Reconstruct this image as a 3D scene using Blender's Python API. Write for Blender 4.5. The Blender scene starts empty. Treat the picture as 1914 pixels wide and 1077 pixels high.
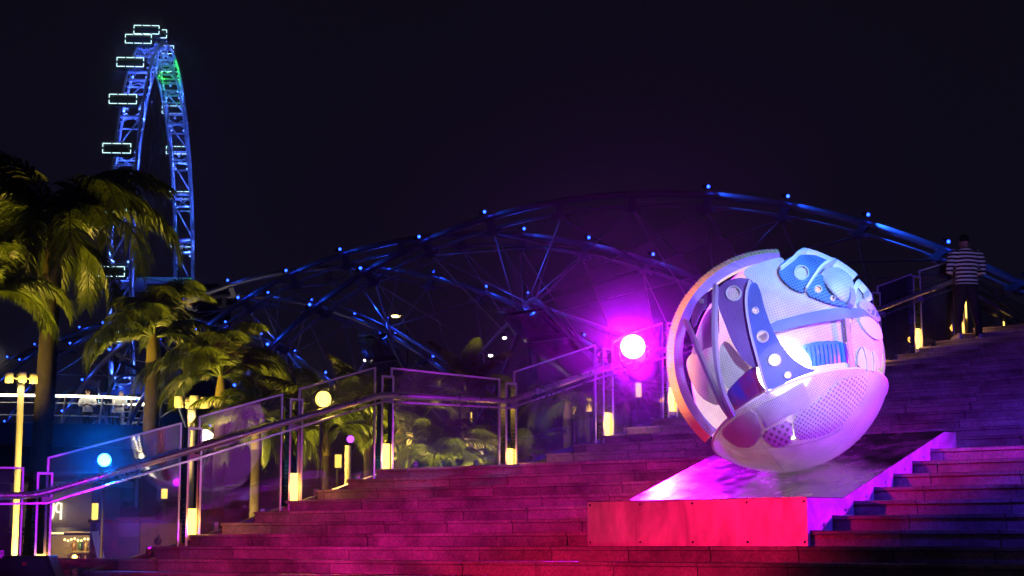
import bpy, bmesh, math, random
import numpy as np
from mathutils import Vector, Matrix
from mathutils.geometry import delaunay_2d_cdt
random.seed(7)
S = bpy.context.scene
COL = S.collection

# ------------------------------------------------------------------ camera
FPX, HOR = 3300.0, 1021.5                       # focal length and horizon in photo pixels (1914 wide)
PITCH = math.atan((HOR - 538.5) / FPX)
CP, SP = math.cos(PITCH), math.sin(PITCH)
cam = bpy.data.cameras.new('camera')
cam.sensor_width = 36.0
cam.lens = FPX / 1914.0 * 36.0
cam.clip_start, cam.clip_end = 0.1, 4000
camo = bpy.data.objects.new('camera', cam)
COL.objects.link(camo)
camo.rotation_euler = (math.pi / 2 + PITCH, 0, 0)
S.camera = camo

# ------------------------------------------------------------------ world: a night sky over a lit city
W = bpy.data.worlds.new('World')
S.world = W
W.use_nodes = True
nt = W.node_tree
nt.nodes.clear()
wo = nt.nodes.new('ShaderNodeOutputWorld')
bg = nt.nodes.new('ShaderNodeBackground')
tc = nt.nodes.new('ShaderNodeTexCoord')
sx = nt.nodes.new('ShaderNodeSeparateXYZ')
cr = nt.nodes.new('ShaderNodeValToRGB')
nt.links.new(tc.outputs['Generated'], sx.inputs[0])
nt.links.new(sx.outputs['Z'], cr.inputs[0])
cr.color_ramp.elements[0].position = 0.0
cr.color_ramp.elements[0].color = (0.0046, 0.0036, 0.0105, 1)
cr.color_ramp.elements[1].position = 0.55
cr.color_ramp.elements[1].color = (0.0027, 0.0025, 0.0048, 1)
nt.links.new(cr.outputs[0], bg.inputs[0])
bg.inputs[1].default_value = 1.0
nt.links.new(bg.outputs[0], wo.inputs[0])

# ------------------------------------------------------------------ film
S.view_settings.view_transform = 'Standard'
S.view_settings.look = 'None'
S.view_settings.exposure = 0.0
S.view_settings.gamma = 1.0
S.render.engine = 'CYCLES'
S.cycles.use_denoising = True
S.cycles.max_bounces = 8
S.cycles.transparent_max_bounces = 16
S.cycles.sample_clamp_indirect = 4.0
S.cycles.use_light_tree = True
S.cycles.caustics_reflective = False
S.cycles.caustics_refractive = False

# ------------------------------------------------------------------ geometry of the place
R_ = 0.14                                        # riser
PHI = 0.6728                                     # stairs are turned this much against the view
N2 = Vector((math.sin(PHI), math.cos(PHI), 0))   # up the stairs
E2 = Vector((math.cos(PHI), -math.sin(PHI), 0))  # along the step edges
UP = Vector((0, 0, 1))
def sk(k):                                       # distance of the nosing of step k along N2
    if k <= 7: return 14.18 + 0.4188 * (k - 1)
    s = 14.18 + 0.4188 * 6 + 2.148 + 0.456 * (k - 8)
    return s + (0.89 if k > 16 else 0)
KTOP = 26
RA = Vector((-3.87, 21.22, 0)); RT = Vector((0.8135, 0.5816, 0)); RM = Vector((0.5816, -0.8135, 0))
def ray(u, v):
    x = (u - 957.0) / FPX; y = -(v - 538.5) / FPX
    return Vector((x, CP - y * SP, SP + y * CP))
def at(u, v, Y):                                 # the point at forward distance Y
    d = ray(u, v); return d * (Y / d.y)
def atz(u, v, z):
    d = ray(u, v); return d * (z / d.z)
def onrail(u, v, off=0.0):                       # the point on the vertical plane of the balustrade
    d = ray(u, v); return d * ((RM.dot(RA) + off) / RM.dot(d))
def sfloor(P):                                   # stair surface height at a plan point
    s = N2.x * P[0] + N2.y * P[1]; z = -1.68
    for k in range(-11, KTOP + 1):
        if s >= sk(k): z = k * R_
    return z

# ------------------------------------------------------------------ object helpers
def tag(o, label=None, cat=None, group=None, kind=None):
    if label: o['label'] = label
    if cat: o['category'] = cat
    if group: o['group'] = group
    if kind: o['kind'] = kind
    return o
def empty(name, loc=(0, 0, 0), label=None, cat=None, group=None, rz=0.0, parent=None):
    o = bpy.data.objects.new(name, None); COL.objects.link(o)
    o.location = loc; o.rotation_euler = (0, 0, rz)
    o.empty_display_size = 0.1
    if parent: o.parent = parent
    return tag(o, label, cat, group)
def link(name, me, parent=None, loc=None, mat=None):
    o = bpy.data.objects.new(name, me); COL.objects.link(o)
    if parent: o.parent = parent
    if loc is not None: o.location = loc
    if mat is not None: o.matrix_local = mat
    return o
def copy_tree(o, parent=None):
    c = o.copy(); COL.objects.link(c); c.parent = parent
    for ch in list(o.children): copy_tree(ch, c)
    return c
class MB:
    def __init__(s): s.v = []; s.f = []; s.sm = []
    def add(s, vs, fs, smooth=False):
        b = len(s.v); s.v += [tuple(v) for v in vs]
        for f in fs: s.f.append(tuple(b + i for i in f)); s.sm.append(smooth)
    def box(s, c, ax, ay, az, hx, hy, hz):       # centre, unit axes, half sizes
        c = Vector(c); ax = Vector(ax) * hx; ay = Vector(ay) * hy; az = Vector(az) * hz
        vs = [c + ax * i + ay * j + az * k for k in (-1, 1) for j in (-1, 1) for i in (-1, 1)]
        s.add(vs, [(0, 2, 3, 1), (4, 5, 7, 6), (0, 1, 5, 4), (2, 6, 7, 3), (0, 4, 6, 2), (1, 3, 7, 5)])
    def abox(s, x0, x1, y0, y1, z0, z1):
        s.box(((x0 + x1) / 2, (y0 + y1) / 2, (z0 + z1) / 2), (1, 0, 0), (0, 1, 0), UP, (x1 - x0) / 2, (y1 - y0) / 2, (z1 - z0) / 2)
    def bar(s, a, b, w, h, up=UP):               # rectangular bar from a to b
        a = Vector(a); b = Vector(b); d = (b - a); L = d.length; d.normalize()
        x = d.cross(Vector(up))
        if x.length < 1e-4: x = d.cross(Vector((1, 0, 0)))
        x.normalize(); y = x.cross(d)
        s.box((a + b) / 2, d, x, y, L / 2, w / 2, h / 2)
    def tube(s, pts, rad, n=8, cap=True, smooth=True):
        pts = [Vector(p) for p in pts]; m = len(pts)
        rs = rad if isinstance(rad, (list, tuple)) else [rad] * m
        t0 = (pts[1] - pts[0]).normalized()
        ref = UP if abs(t0.z) < 0.9 else Vector((1, 0, 0))
        x = t0.cross(ref).normalized(); vs = []
        for i in range(m):
            t = (pts[min(i + 1, m - 1)] - pts[max(i - 1, 0)]).normalized()
            x = (x - t * x.dot(t)).normalized(); y = t.cross(x)
            for j in range(n):
                a = 2 * math.pi * j / n
                vs.append(pts[i] + (x * math.cos(a) + y * math.sin(a)) * rs[i])
        fs = [(i * n + j, i * n + (j + 1) % n, (i + 1) * n + (j + 1) % n, (i + 1) * n + j) for i in range(m - 1) for j in range(n)]
        s.add(vs, fs, smooth)
        if cap:
            s.add(vs[:n], [tuple(range(n))[::-1]]); s.add(vs[-n:], [tuple(range(n))])
    def lathe(s, prof, c=(0, 0, 0), axis=UP, n=24, smooth=True):   # prof: (radius, height)
        axis = Vector(axis).normalized(); c = Vector(c)
        x = axis.orthogonal().normalized(); y = axis.cross(x); vs = []
        for r, h in prof:
            for j in range(n):
                a = 2 * math.pi * j / n
                vs.append(c + axis * h + (x * math.cos(a) + y * math.sin(a)) * r)
        s.add(vs, [(i * n + j, i * n + (j + 1) % n, (i + 1) * n + (j + 1) % n, (i + 1) * n + j) for i in range(len(prof) - 1) for j in range(n)], smooth)
    def ball(s, c, r, n=12, sc=(1, 1, 1)):
        c = Vector(c); vs = []; m = max(4, n // 2)
        for i in range(m + 1):
            t = math.pi * i / m
            for j in range(n):
                a = 2 * math.pi * j / n
                vs.append(c + Vector((r * sc[0] * math.sin(t) * math.cos(a), r * sc[1] * math.sin(t) * math.sin(a), r * sc[2] * math.cos(t))))
        s.add(vs, [(i * n + j, (i + 1) * n + j, (i + 1) * n + (j + 1) % n, i * n + (j + 1) % n) for i in range(m) for j in range(n)], True)
    def prism(s, poly, d):                       # polygon (3D points) swept by vector d
        d = Vector(d); a = [Vector(p) for p in poly]; n = len(a)
        s.add(a + [p + d for p in a], [tuple(range(n))[::-1], tuple(range(n, 2 * n))] + [(i, (i + 1) % n, n + (i + 1) % n, n + i) for i in range(n)])
    def mesh(s, name, mat):
        me = bpy.data.meshes.new(name); me.from_pydata(s.v, [], s.f)
        me.polygons.foreach_set('use_smooth', s.sm)
        if mat: me.materials.append(mat)
        me.update(); return me
    def build(s, name, mat, parent=None, local=False):
        # vertices are in world space; when the parent sits elsewhere they are brought into its frame
        if parent is not None and not local:
            bpy_m = world(parent).inverted()
            s.v = [tuple(bpy_m @ Vector(v)) for v in s.v]
        return link(name, s.mesh(name, mat), parent)
def world(o):
    m = Matrix.LocRotScale(o.location, o.rotation_euler, o.scale)
    return world(o.parent) @ m if o.parent else m
def recalc(o):
    bm = bmesh.new(); bm.from_mesh(o.data); bmesh.ops.recalc_face_normals(bm, faces=bm.faces); bm.to_mesh(o.data); bm.free(); return o

# ------------------------------------------------------------------ materials
def nmat(name):
    m = bpy.data.materials.new(name); m.use_nodes = True
    t = m.node_tree; return m, t, t.nodes['Principled BSDF'], t.nodes, t.links
def plain(name, col, rough=0.6, metal=0.0, var=0.15, scale=6.0, bump=0.0, bscale=40.0, coat=0.0, spec=0.5, coords='Object'):
    m, t, b, N, L = nmat(name)
    c = N.new('ShaderNodeTexCoord'); n = N.new('ShaderNodeTexNoise'); n.inputs['Scale'].default_value = scale; n.inputs['Detail'].default_value = 6
    L.new(c.outputs[coords], n.inputs['Vector'])
    mx = N.new('ShaderNodeMix'); mx.data_type = 'RGBA'
    L.new(n.outputs['Fac'], mx.inputs[0])
    mx.inputs[6].default_value = (*[x * (1 - var) for x in col], 1); mx.inputs[7].default_value = (*[min(1, x * (1 + var)) for x in col], 1)
    L.new(mx.outputs[2], b.inputs['Base Color'])
    mr = N.new('ShaderNodeMapRange'); L.new(n.outputs['Fac'], mr.inputs[0])
    mr.inputs[3].default_value = max(0.02, rough - 0.1); mr.inputs[4].default_value = min(1, rough + 0.1)
    L.new(mr.outputs[0], b.inputs['Roughness'])
    b.inputs['Metallic'].default_value = metal
    b.inputs['Coat Weight'].default_value = coat
    b.inputs['Specular IOR Level'].default_value = spec
    if bump:
        n2 = N.new('ShaderNodeTexNoise'); n2.inputs['Scale'].default_value = bscale; n2.inputs['Detail'].default_value = 5
        L.new(c.outputs[coords], n2.inputs['Vector'])
        bp = N.new('ShaderNodeBump'); bp.inputs['Strength'].default_value = bump; bp.inputs['Distance'].default_value = 0.02
        L.new(n2.outputs['Fac'], bp.inputs['Height']); L.new(bp.outputs[0], b.inputs['Normal'])
    return m
def emit(name, col, strength):
    m = bpy.data.materials.new(name); m.use_nodes = True
    t = m.node_tree; t.nodes.clear()
    e = t.nodes.new('ShaderNodeEmission'); o = t.nodes.new('ShaderNodeOutputMaterial')
    e.inputs[0].default_value = (*col, 1); e.inputs[1].default_value = strength
    t.links.new(e.outputs[0], o.inputs[0]); return m
def granite():
    m, t, b, N, L = nmat('granite')
    g = N.new('ShaderNodeNewGeometry'); oi = N.new('ShaderNodeObjectInfo')
    n1 = N.new('ShaderNodeTexNoise'); n1.inputs['Scale'].default_value = 1.3; n1.inputs['Detail'].default_value = 8; n1.inputs['Roughness'].default_value = 0.65
    n2 = N.new('ShaderNodeTexVoronoi'); n2.inputs['Scale'].default_value = 60
    n3 = N.new('ShaderNodeTexNoise'); n3.inputs['Scale'].default_value = 24; n3.inputs['Detail'].default_value = 6
    for n in (n1, n2, n3): L.new(g.outputs['Position'], n.inputs['Vector'])
    r1 = N.new('ShaderNodeValToRGB'); r1.color_ramp.elements[0].position = 0.36; r1.color_ramp.elements[1].position = 0.66
    r1.color_ramp.elements[0].color = (0.11, 0.10, 0.095, 1); r1.color_ramp.elements[1].color = (0.40, 0.38, 0.36, 1)
    L.new(n1.outputs['Fac'], r1.inputs[0])
    sp = N.new('ShaderNodeValToRGB'); sp.color_ramp.elements[0].position = 0.0; sp.color_ramp.elements[1].position = 1.0
    sp.color_ramp.elements[0].color = (0.62, 0.62, 0.62, 1); sp.color_ramp.elements[1].color = (1.35, 1.3, 1.28, 1)
    L.new(n2.outputs['Color'], sp.inputs[0])
    mu = N.new('ShaderNodeMix'); mu.data_type = 'RGBA'; mu.blend_type = 'MULTIPLY'; mu.inputs[0].default_value = 1
    L.new(r1.outputs[0], mu.inputs[6]); L.new(sp.outputs[0], mu.inputs[7])
    mr = N.new('ShaderNodeMapRange'); L.new(oi.outputs['Random'], mr.inputs[0]); mr.inputs[3].default_value = 0.72; mr.inputs[4].default_value = 1.12
    mu2 = N.new('ShaderNodeVectorMath'); mu2.operation = 'SCALE'
    L.new(mu.outputs[2], mu2.inputs[0]); L.new(mr.outputs[0], mu2.inputs['Scale'])
    L.new(mu2.outputs[0], b.inputs['Base Color'])
    rr = N.new('ShaderNodeMapRange'); L.new(n1.outputs['Fac'], rr.inputs[0]); rr.inputs[3].default_value = 0.38; rr.inputs[4].default_value = 0.68
    L.new(rr.outputs[0], b.inputs['Roughness'])
    bp = N.new('ShaderNodeBump'); bp.inputs['Strength'].default_value = 0.35; bp.inputs['Distance'].default_value = 0.006
    L.new(n3.outputs['Fac'], bp.inputs['Height']); L.new(bp.outputs[0], b.inputs['Normal'])
    return m
def glass_thin(name, tint=(0.93, 0.95, 0.97), refl=1.0, film=0.0):
    m = bpy.data.materials.new(name); m.use_nodes = True
    t = m.node_tree; N = t.nodes; L = t.links; N.clear()
    o = N.new('ShaderNodeOutputMaterial'); mx = N.new('ShaderNodeMixShader'); tr = N.new('ShaderNodeBsdfTransparent'); gl = N.new('ShaderNodeBsdfGlossy')
    fr = N.new('ShaderNodeFresnel'); fr.inputs[0].default_value = 1.5
    mt = N.new('ShaderNodeMath'); mt.operation = 'MULTIPLY'; mt.inputs[1].default_value = refl; mt.use_clamp = True
    L.new(fr.outputs[0], mt.inputs[0]); L.new(mt.outputs[0], mx.inputs[0])
    tr.inputs[0].default_value = (*tint, 1); gl.inputs['Roughness'].default_value = 0.015
    L.new(tr.outputs[0], mx.inputs[1]); L.new(gl.outputs[0], mx.inputs[2])
    if film:                                      # patchy dust film added so stage light veils the pane
        df = N.new('ShaderNodeBsdfDiffuse'); df.inputs[0].default_value = (0.8, 0.8, 0.8, 1); m2 = N.new('ShaderNodeMixShader')
        g = N.new('ShaderNodeNewGeometry'); nz = N.new('ShaderNodeTexNoise'); nz.inputs['Scale'].default_value = 1.6; nz.inputs['Detail'].default_value = 7; L.new(g.outputs['Position'], nz.inputs['Vector'])
        mr = N.new('ShaderNodeMapRange'); mr.inputs[1].default_value = 0.3; mr.inputs[2].default_value = 0.75; mr.inputs[3].default_value = film * 0.4; mr.inputs[4].default_value = film * 1.6; L.new(nz.outputs['Fac'], mr.inputs[0])
        L.new(mr.outputs[0], m2.inputs[0]); L.new(mx.outputs[0], m2.inputs[1]); L.new(df.outputs[0], m2.inputs[2]); L.new(m2.outputs[0], o.inputs[0])
    else: L.new(mx.outputs[0], o.inputs[0])
    return m
def steel(name, col=(0.62, 0.61, 0.6), rough=0.25, stretch=(1, 1, 30)):
    m, t, b, N, L = nmat(name)
    c = N.new('ShaderNodeTexCoord'); mp = N.new('ShaderNodeMapping'); mp.inputs['Scale'].default_value = stretch
    n = N.new('ShaderNodeTexNoise'); n.inputs['Scale'].default_value = 3; n.inputs['Detail'].default_value = 8
    n2 = N.new('ShaderNodeTexNoise'); n2.inputs['Scale'].default_value = 2.2; n2.inputs['Detail'].default_value = 4
    L.new(c.outputs['Object'], mp.inputs[0]); L.new(mp.outputs[0], n.inputs['Vector']); L.new(c.outputs['Object'], n2.inputs['Vector'])
    ad = N.new('ShaderNodeMath'); ad.operation = 'ADD'; L.new(n.outputs['Fac'], ad.inputs[0]); L.new(n2.outputs['Fac'], ad.inputs[1])
    mr = N.new('ShaderNodeMapRange'); mr.inputs[1].default_value = 0.6; mr.inputs[2].default_value = 1.4
    mr.inputs[3].default_value = max(0.03, rough - 0.12); mr.inputs[4].default_value = rough + 0.15
    L.new(ad.outputs[0], mr.inputs[0]); L.new(mr.outputs[0], b.inputs['Roughness'])
    b.inputs['Base Color'].default_value = (*col, 1); b.inputs['Metallic'].default_value = 1
    bp = N.new('ShaderNodeBump'); bp.inputs['Strength'].default_value = 0.12; bp.inputs['Distance'].default_value = 0.01
    L.new(n2.outputs['Fac'], bp.inputs['Height']); L.new(bp.outputs[0], b.inputs['Normal'])
    return m
def mottle(m, lo, hi, scale, stretch=(1, 1, 1)):
    # patchy noise between two tones in the base colour
    t = m.node_tree; N = t.nodes; L = t.links; b = N['Principled BSDF']
    c = N.new('ShaderNodeTexCoord'); mp = N.new('ShaderNodeMapping'); mp.inputs['Scale'].default_value = stretch
    n = N.new('ShaderNodeTexNoise'); n.inputs['Scale'].default_value = scale; n.inputs['Detail'].default_value = 7; n.inputs['Roughness'].default_value = 0.62; n.inputs['Distortion'].default_value = 0.6
    L.new(c.outputs['Object'], mp.inputs[0]); L.new(mp.outputs[0], n.inputs['Vector'])
    r = N.new('ShaderNodeValToRGB'); r.color_ramp.elements[0].position = 0.34; r.color_ramp.elements[1].position = 0.66
    r.color_ramp.elements[0].color = (*lo, 1); r.color_ramp.elements[1].color = (*hi, 1)
    L.new(n.outputs['Fac'], r.inputs[0]); L.new(r.outputs[0], b.inputs['Base Color']); return m
def fabric(name, col, scale=90.0, dark=0.55, alpha=1.0, rough=0.6, kind='weave', holes=0.0, glow=0.0):
    # woven or perforated sheet on the globe: threads or holes as fine relief, optionally open between them
    m, t, b, N, L = nmat(name)
    c = N.new('ShaderNodeTexCoord'); nz = N.new('ShaderNodeTexNoise'); nz.inputs['Scale'].default_value = 3.0; nz.inputs['Detail'].default_value = 5
    L.new(c.outputs['UV'], nz.inputs['Vector'])
    mp = N.new('ShaderNodeMapping'); mp.inputs['Scale'].default_value = (scale, scale, scale); mp.inputs['Rotation'].default_value = (0, 0, 0.5)
    L.new(c.outputs['UV'], mp.inputs[0])
    if kind == 'weave':
        ch = N.new('ShaderNodeTexChecker'); ch.inputs['Scale'].default_value = 1.0
        L.new(mp.outputs[0], ch.inputs['Vector']); fac = ch.outputs['Fac']
    else:
        vo = N.new('ShaderNodeTexVoronoi'); vo.inputs['Scale'].default_value = 1.0; vo.inputs['Randomness'].default_value = 0.12
        L.new(mp.outputs[0], vo.inputs['Vector'])
        cmpn = N.new('ShaderNodeMapRange'); cmpn.inputs[1].default_value = 0.20; cmpn.inputs[2].default_value = 0.42
        L.new(vo.outputs['Distance'], cmpn.inputs[0]); fac = cmpn.outputs[0]
    mx = N.new('ShaderNodeMix'); mx.data_type = 'RGBA'
    mx.inputs[6].default_value = (*[x * dark for x in col], 1); mx.inputs[7].default_value = (*col, 1)
    L.new(fac, mx.inputs[0])
    vr = N.new('ShaderNodeMapRange'); vr.inputs[1].default_value = 0.3; vr.inputs[2].default_value = 0.7; vr.inputs[3].default_value = 0.78; vr.inputs[4].default_value = 1.08
    L.new(nz.outputs['Fac'], vr.inputs[0])
    sc = N.new('ShaderNodeVectorMath'); sc.operation = 'SCALE'; L.new(mx.outputs[2], sc.inputs[0]); L.new(vr.outputs[0], sc.inputs['Scale'])
    L.new(sc.outputs[0], b.inputs['Base Color'])
    b.inputs['Roughness'].default_value = rough
    b.inputs['Specular IOR Level'].default_value = 0.4
    bp = N.new('ShaderNodeBump'); bp.inputs['Strength'].default_value = 0.35; bp.inputs['Distance'].default_value = 0.006
    L.new(fac, bp.inputs['Height']); L.new(bp.outputs[0], b.inputs['Normal'])
    if holes > 0:
        ma = N.new('ShaderNodeMapRange'); ma.inputs[3].default_value = 1 - holes; ma.inputs[4].default_value = alpha
        L.new(fac, ma.inputs[0]); L.new(ma.outputs[0], b.inputs['Alpha'])
    elif alpha < 1: b.inputs['Alpha'].default_value = alpha
    if glow > 0:                                  # cloth thin enough to let the lamp inside shine through
        o = N['Material Output']; tl = N.new('ShaderNodeBsdfTranslucent'); ms = N.new('ShaderNodeMixShader'); ms.inputs[0].default_value = glow
        L.new(sc.outputs[0], tl.inputs[0]); L.new(b.outputs[0], ms.inputs[1]); L.new(tl.outputs[0], ms.inputs[2]); L.new(ms.outputs[0], o.inputs[0])
    return m
def foliage(name, col, trans=0.35):
    m, t, b, N, L = nmat(name)
    g = N.new('ShaderNodeNewGeometry'); n = N.new('ShaderNodeTexNoise'); n.inputs['Scale'].default_value = 1.7; n.inputs['Detail'].default_value = 4
    L.new(g.outputs['Position'], n.inputs['Vector'])
    r = N.new('ShaderNodeValToRGB'); r.color_ramp.elements[0].position = 0.3; r.color_ramp.elements[1].position = 0.72
    r.color_ramp.elements[0].color = (*[x * 0.55 for x in col], 1); r.color_ramp.elements[1].color = (col[0] * 1.5, col[1] * 1.3, col[2], 1)
    L.new(n.outputs['Fac'], r.inputs[0]); L.new(r.outputs[0], b.inputs['Base Color'])
    b.inputs['Roughness'].default_value = 0.42
    o = N['Material Output']; tl = N.new('ShaderNodeBsdfTranslucent'); mx = N.new('ShaderNodeMixShader'); mx.inputs[0].default_value = trans
    L.new(r.outputs[0], tl.inputs[0]); L.new(b.outputs[0], mx.inputs[1]); L.new(tl.outputs[0], mx.inputs[2]); L.new(mx.outputs[0], o.inputs[0])
    return m

M = {}
M['granite'] = granite()
M['core'] = plain('mortar_bed', (0.05, 0.048, 0.045), 0.9)
M['ground'] = plain('dark_paving', (0.06, 0.058, 0.055), 0.6, var=0.3, scale=0.8, bump=0.2, bscale=9)
M['steel'] = steel('brushed_steel', (0.6, 0.58, 0.57), 0.22)
M['polished'] = steel('polished_steel', (0.7, 0.69, 0.7), 0.30, (6, 6, 6))
M['polished'].node_tree.nodes['Principled BSDF'].inputs['Metallic'].default_value = 0.8
M['painted'] = plain('painted_steel', (0.46, 0.45, 0.47), 0.42, var=0.1)
M['helix'] = plain('bridge_steel', (0.36, 0.34, 0.38), 0.34, 0.7, var=0.12, scale=1.5)
M['rod'] = plain('bridge_rod', (0.5, 0.45, 0.44), 0.4, 0.6)
M['glass'] = glass_thin('balustrade_glass', (0.93, 0.95, 0.97), 2.2, 0.035)
M['clear'] = glass_thin('clear_glass', (0.94, 0.96, 0.97), 1.0)
M['edge'] = plain('glass_edge', (0.84, 0.85, 0.87), 0.3, 0.2, var=0.05)
M['warm'] = emit('warm_tube', (1.0, 0.60, 0.11), 4.0)
M['black'] = plain('black_plastic', (0.012, 0.012, 0.013), 0.5, bump=0.2, bscale=150)
M['dark'] = plain('dark_metal', (0.02, 0.02, 0.022), 0.45)
def light(name, kind, loc, col, energy, parent=None, target=None, size=0.05, angle=60, blend=0.6):
    l = bpy.data.lights.new(name, kind); l.color = col; l.energy = energy
    if kind == 'SPOT': l.spot_size = math.radians(angle); l.spot_blend = blend; l.shadow_soft_size = size
    elif kind == 'POINT': l.shadow_soft_size = size
    o = bpy.data.objects.new(name, l); COL.objects.link(o)
    q = Matrix.Identity(4)
    if target is not None: q = (Vector(target) - Vector(loc)).to_track_quat('-Z', 'Y').to_matrix().to_4x4()
    m = Matrix.Translation(loc) @ q
    if parent is not None: o.parent = parent; m = world(parent).inverted() @ m
    o.matrix_local = m
    return o

# ================================================================== THE SETTING
m = MB(); m.add([(-600, -60, -1.7), (600, -60, -1.7), (600, 900, -1.7), (-600, 900, -1.7)], [(0, 1, 2, 3)])
tag(m.build('ground', M['ground']), kind='structure')

def eleft(k):
    s = sk(max(k, -1)); t = (s - N2.dot(RA)) / N2.dot(RT)
    return E2.dot(RA + RT * t) - (0.0 if k >= 0 else 3.5)
def eright(k):
    s = sk(k); x = (1914 - 957) / FPX
    Y = s / (N2.x * x * CP + N2.y); return E2.x * x * Y + E2.y * Y + 1.6
def SE(s, e, z): return N2 * s + E2 * e + UP * z
core = MB()
for k in range(-11, KTOP + 1):
    s0, s1_ = sk(k), (sk(k + 1) if k < KTOP else sk(k) + 7)
    e0, e1 = eleft(k) + 0.004, eright(k)
    core.box(SE((s0 + 0.07 + s1_ + 0.1) / 2, (e0 + e1) / 2, (k * R_ - 0.037 - 1.75) / 2), E2, N2, UP, (e1 - e0) / 2, (s1_ + 0.03 - s0) / 2, (k * R_ - 0.037 + 1.75) / 2)
stairs = tag(core.build('stairs', M['core']), kind='structure')
def chamfer_box(L, D, H, c=0.006):               # x along edge, y depth, z height; chamfered long front top edge
    mb = MB()
    prof = [(0, 0), (0, H - c), (c, H), (D, H), (D, 0)]
    mb.prism([(-L / 2, y, z) for y, z in prof], (L, 0, 0)); return mb
BL = 0.905
meshes = {}
def block(kind, L, D, H):
    key = (kind, round(L, 3), round(D, 3))
    if key not in meshes: meshes[key] = chamfer_box(L - 0.008, D, H).mesh(kind, M['granite'])
    return meshes[key]
rotE = Matrix(((E2.x, N2.x, 0, 0), (E2.y, N2.y, 0, 0), (0, 0, 1, 0), (0, 0, 0, 1)))
rest = MB()
nblk = 0
for k in range(-3, KTOP + 1):
    e0, e1 = eleft(k), eright(k)
    ph = (0.37 - 0.125 * k) % BL
    cuts = [e0]; x = math.floor(e0 / BL) * BL + ph
    while x < e1:
        if x > e0 + 0.12: cuts.append(x)
        x += BL
    cuts.append(e1)
    D = (sk(k + 1) if k < KTOP else sk(k) + 5) - sk(k)
    for a, b in zip(cuts[:-1], cuts[1:]):
        jz = random.uniform(-0.0015, 0.0015); js = random.uniform(-0.003, 0.003)
        c = SE(sk(k) + js, (a + b) / 2, k * R_ + jz)
        link('tread_slab', block('tread_slab', b - a, D - 0.004 + 0.028, 0.034), stairs, mat=Matrix.Translation(c + UP * -0.034) @ rotE)
        link('riser_block', block('riser_block', b - a, 0.06, R_ - 0.034 - 0.003), stairs, mat=Matrix.Translation(c + N2 * (0.024) - UP * (R_ - 0.0015)) @ rotE)
        nblk += 1
print('blocks', nblk)
# upper terrace behind the last step and the planted lower ground on the far side of the balustrade
m = MB(); m.box(SE(sk(KTOP) + 5 + 6.0, -6, (KTOP * R_ - 0.05 - 1.7) / 2), E2, N2, UP, 8.0, 6.02, (KTOP * R_ - 0.05 + 1.7) / 2)
tag(m.build('terrace_path', M['granite']), kind='structure')

# ================================================================== BALUSTRADE
POSTS = [  # u, top v, base v, light v0, v1
    (73, 887, 1098, 1036, 1044), (356, 803, 1014, 951, 1001), (547, 749, 946, 885, 936), (719, 706, 886, 830, 880),
    (951, 719, 870, 839, 868), (1133, 655, 822, 772, 816), (1253, 607, 776, 725, 769), (1412, 566, 727, 700, 722), (1637, 550, 680, 655, 678), (1713, 520, 657, 615, 652), (1792, 486, 640, 602, 622)]
PANELS = [((-120, 874), (43, 877), (38, 1042), (-120, 1048)), ((90, 858), (338, 793), (330, 1020), (80, 1096)), ((373, 781), (527, 739), (519, 955), (365, 1001)),
    ((560, 729), (701, 689), (696, 893), (555, 936)), ((732, 690), (933, 711), (932, 871), (732, 877)), ((961, 697), (1112, 647), (1112, 830), (961, 868)),
    ((1144, 637), (1237, 606), (1237, 783), (1144, 814)), ((1263, 597), (1400, 553), (1400, 733), (1263, 774)), ((1424, 580), (1627, 553), (1627, 690), (1424, 724)),
    ((1640, 537), (1703, 514), (1703, 662), (1642, 684)), ((1718, 508), (1780, 489), (1780, 644), (1718, 656))]
HAND = [(-130, 929), (66, 926), (350, 844), (536, 789), (714, 738), (951, 750), (1130, 689), (1253, 651), (1412, 612), (1641, 579), (1713, 551), (1795, 521)]
LOWR = [(-130, 944), (84, 941), (352, 862), (538, 805), (716, 751), (953, 763), (1132, 703), (1255, 665), (1414, 626), (1643, 592), (1715, 564), (1795, 535)]
bal = empty('balustrade', onrail(547, 946), 'long glass and steel balustrade climbing the stairs past the globe, lit by warm tubes', 'balustrade')
def flush(mb, name, mat, parent): return mb.build(name, mat, parent)
for i, (u, vt, vb, l0, l1) in enumerate(POSTS):
    b = onrail(u, vb); t = onrail(u, vt); b = Vector((b.x, b.y, b.z)); h = t.z - b.z
    b.z -= 0.05
    mb = MB()
    for sgn in (-1, 1): mb.box(b + RT * (0.082 * sgn) + UP * (h + 0.05) / 2, RT, RM, UP, 0.011, 0.055, (h + 0.05) / 2)
    mb.box(b + UP * (h + 0.05 + 0.011), RT, RM, UP, 0.093, 0.055, 0.011)
    po = mb.build('post', M['steel'], bal)
    mb = MB()
    for sgn in (-1, 1): mb.box(b + RT * (0.082 * sgn) + RM * 0.0575 + UP * (h + 0.05) / 2, RT, RM, UP, 0.0135, 0.0025, (h + 0.05) / 2 + 0.01)
    mb.box(b + RM * 0.0577 + UP * (h + 0.061), RT, RM, UP, 0.0955, 0.0025, 0.0135)
    mb.build('edge_trim', M['edge'], po)
    lz0 = onrail(u, l1).z; lz1 = onrail(u, l0).z; c = Vector((b.x, b.y, (lz0 + lz1) / 2))
    mb = MB(); hl = (lz1 - lz0) / 2
    mb.box(c + RM * 0.018, RT, RM, UP, 0.043, 0.026, hl)
    mb.build('light_tube', M['warm'], po)
    mb = MB()
    mb.box(Vector((b.x, b.y, lz0 - 0.03)) , RT, RM, UP, 0.058, 0.045, 0.028)
    mb.build('light_socket', M['painted'], po)
    light('tube_light', 'POINT', c + RM * 0.12, (1.0, 0.42, 0.06), 2.6, po, size=0.06)
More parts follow.
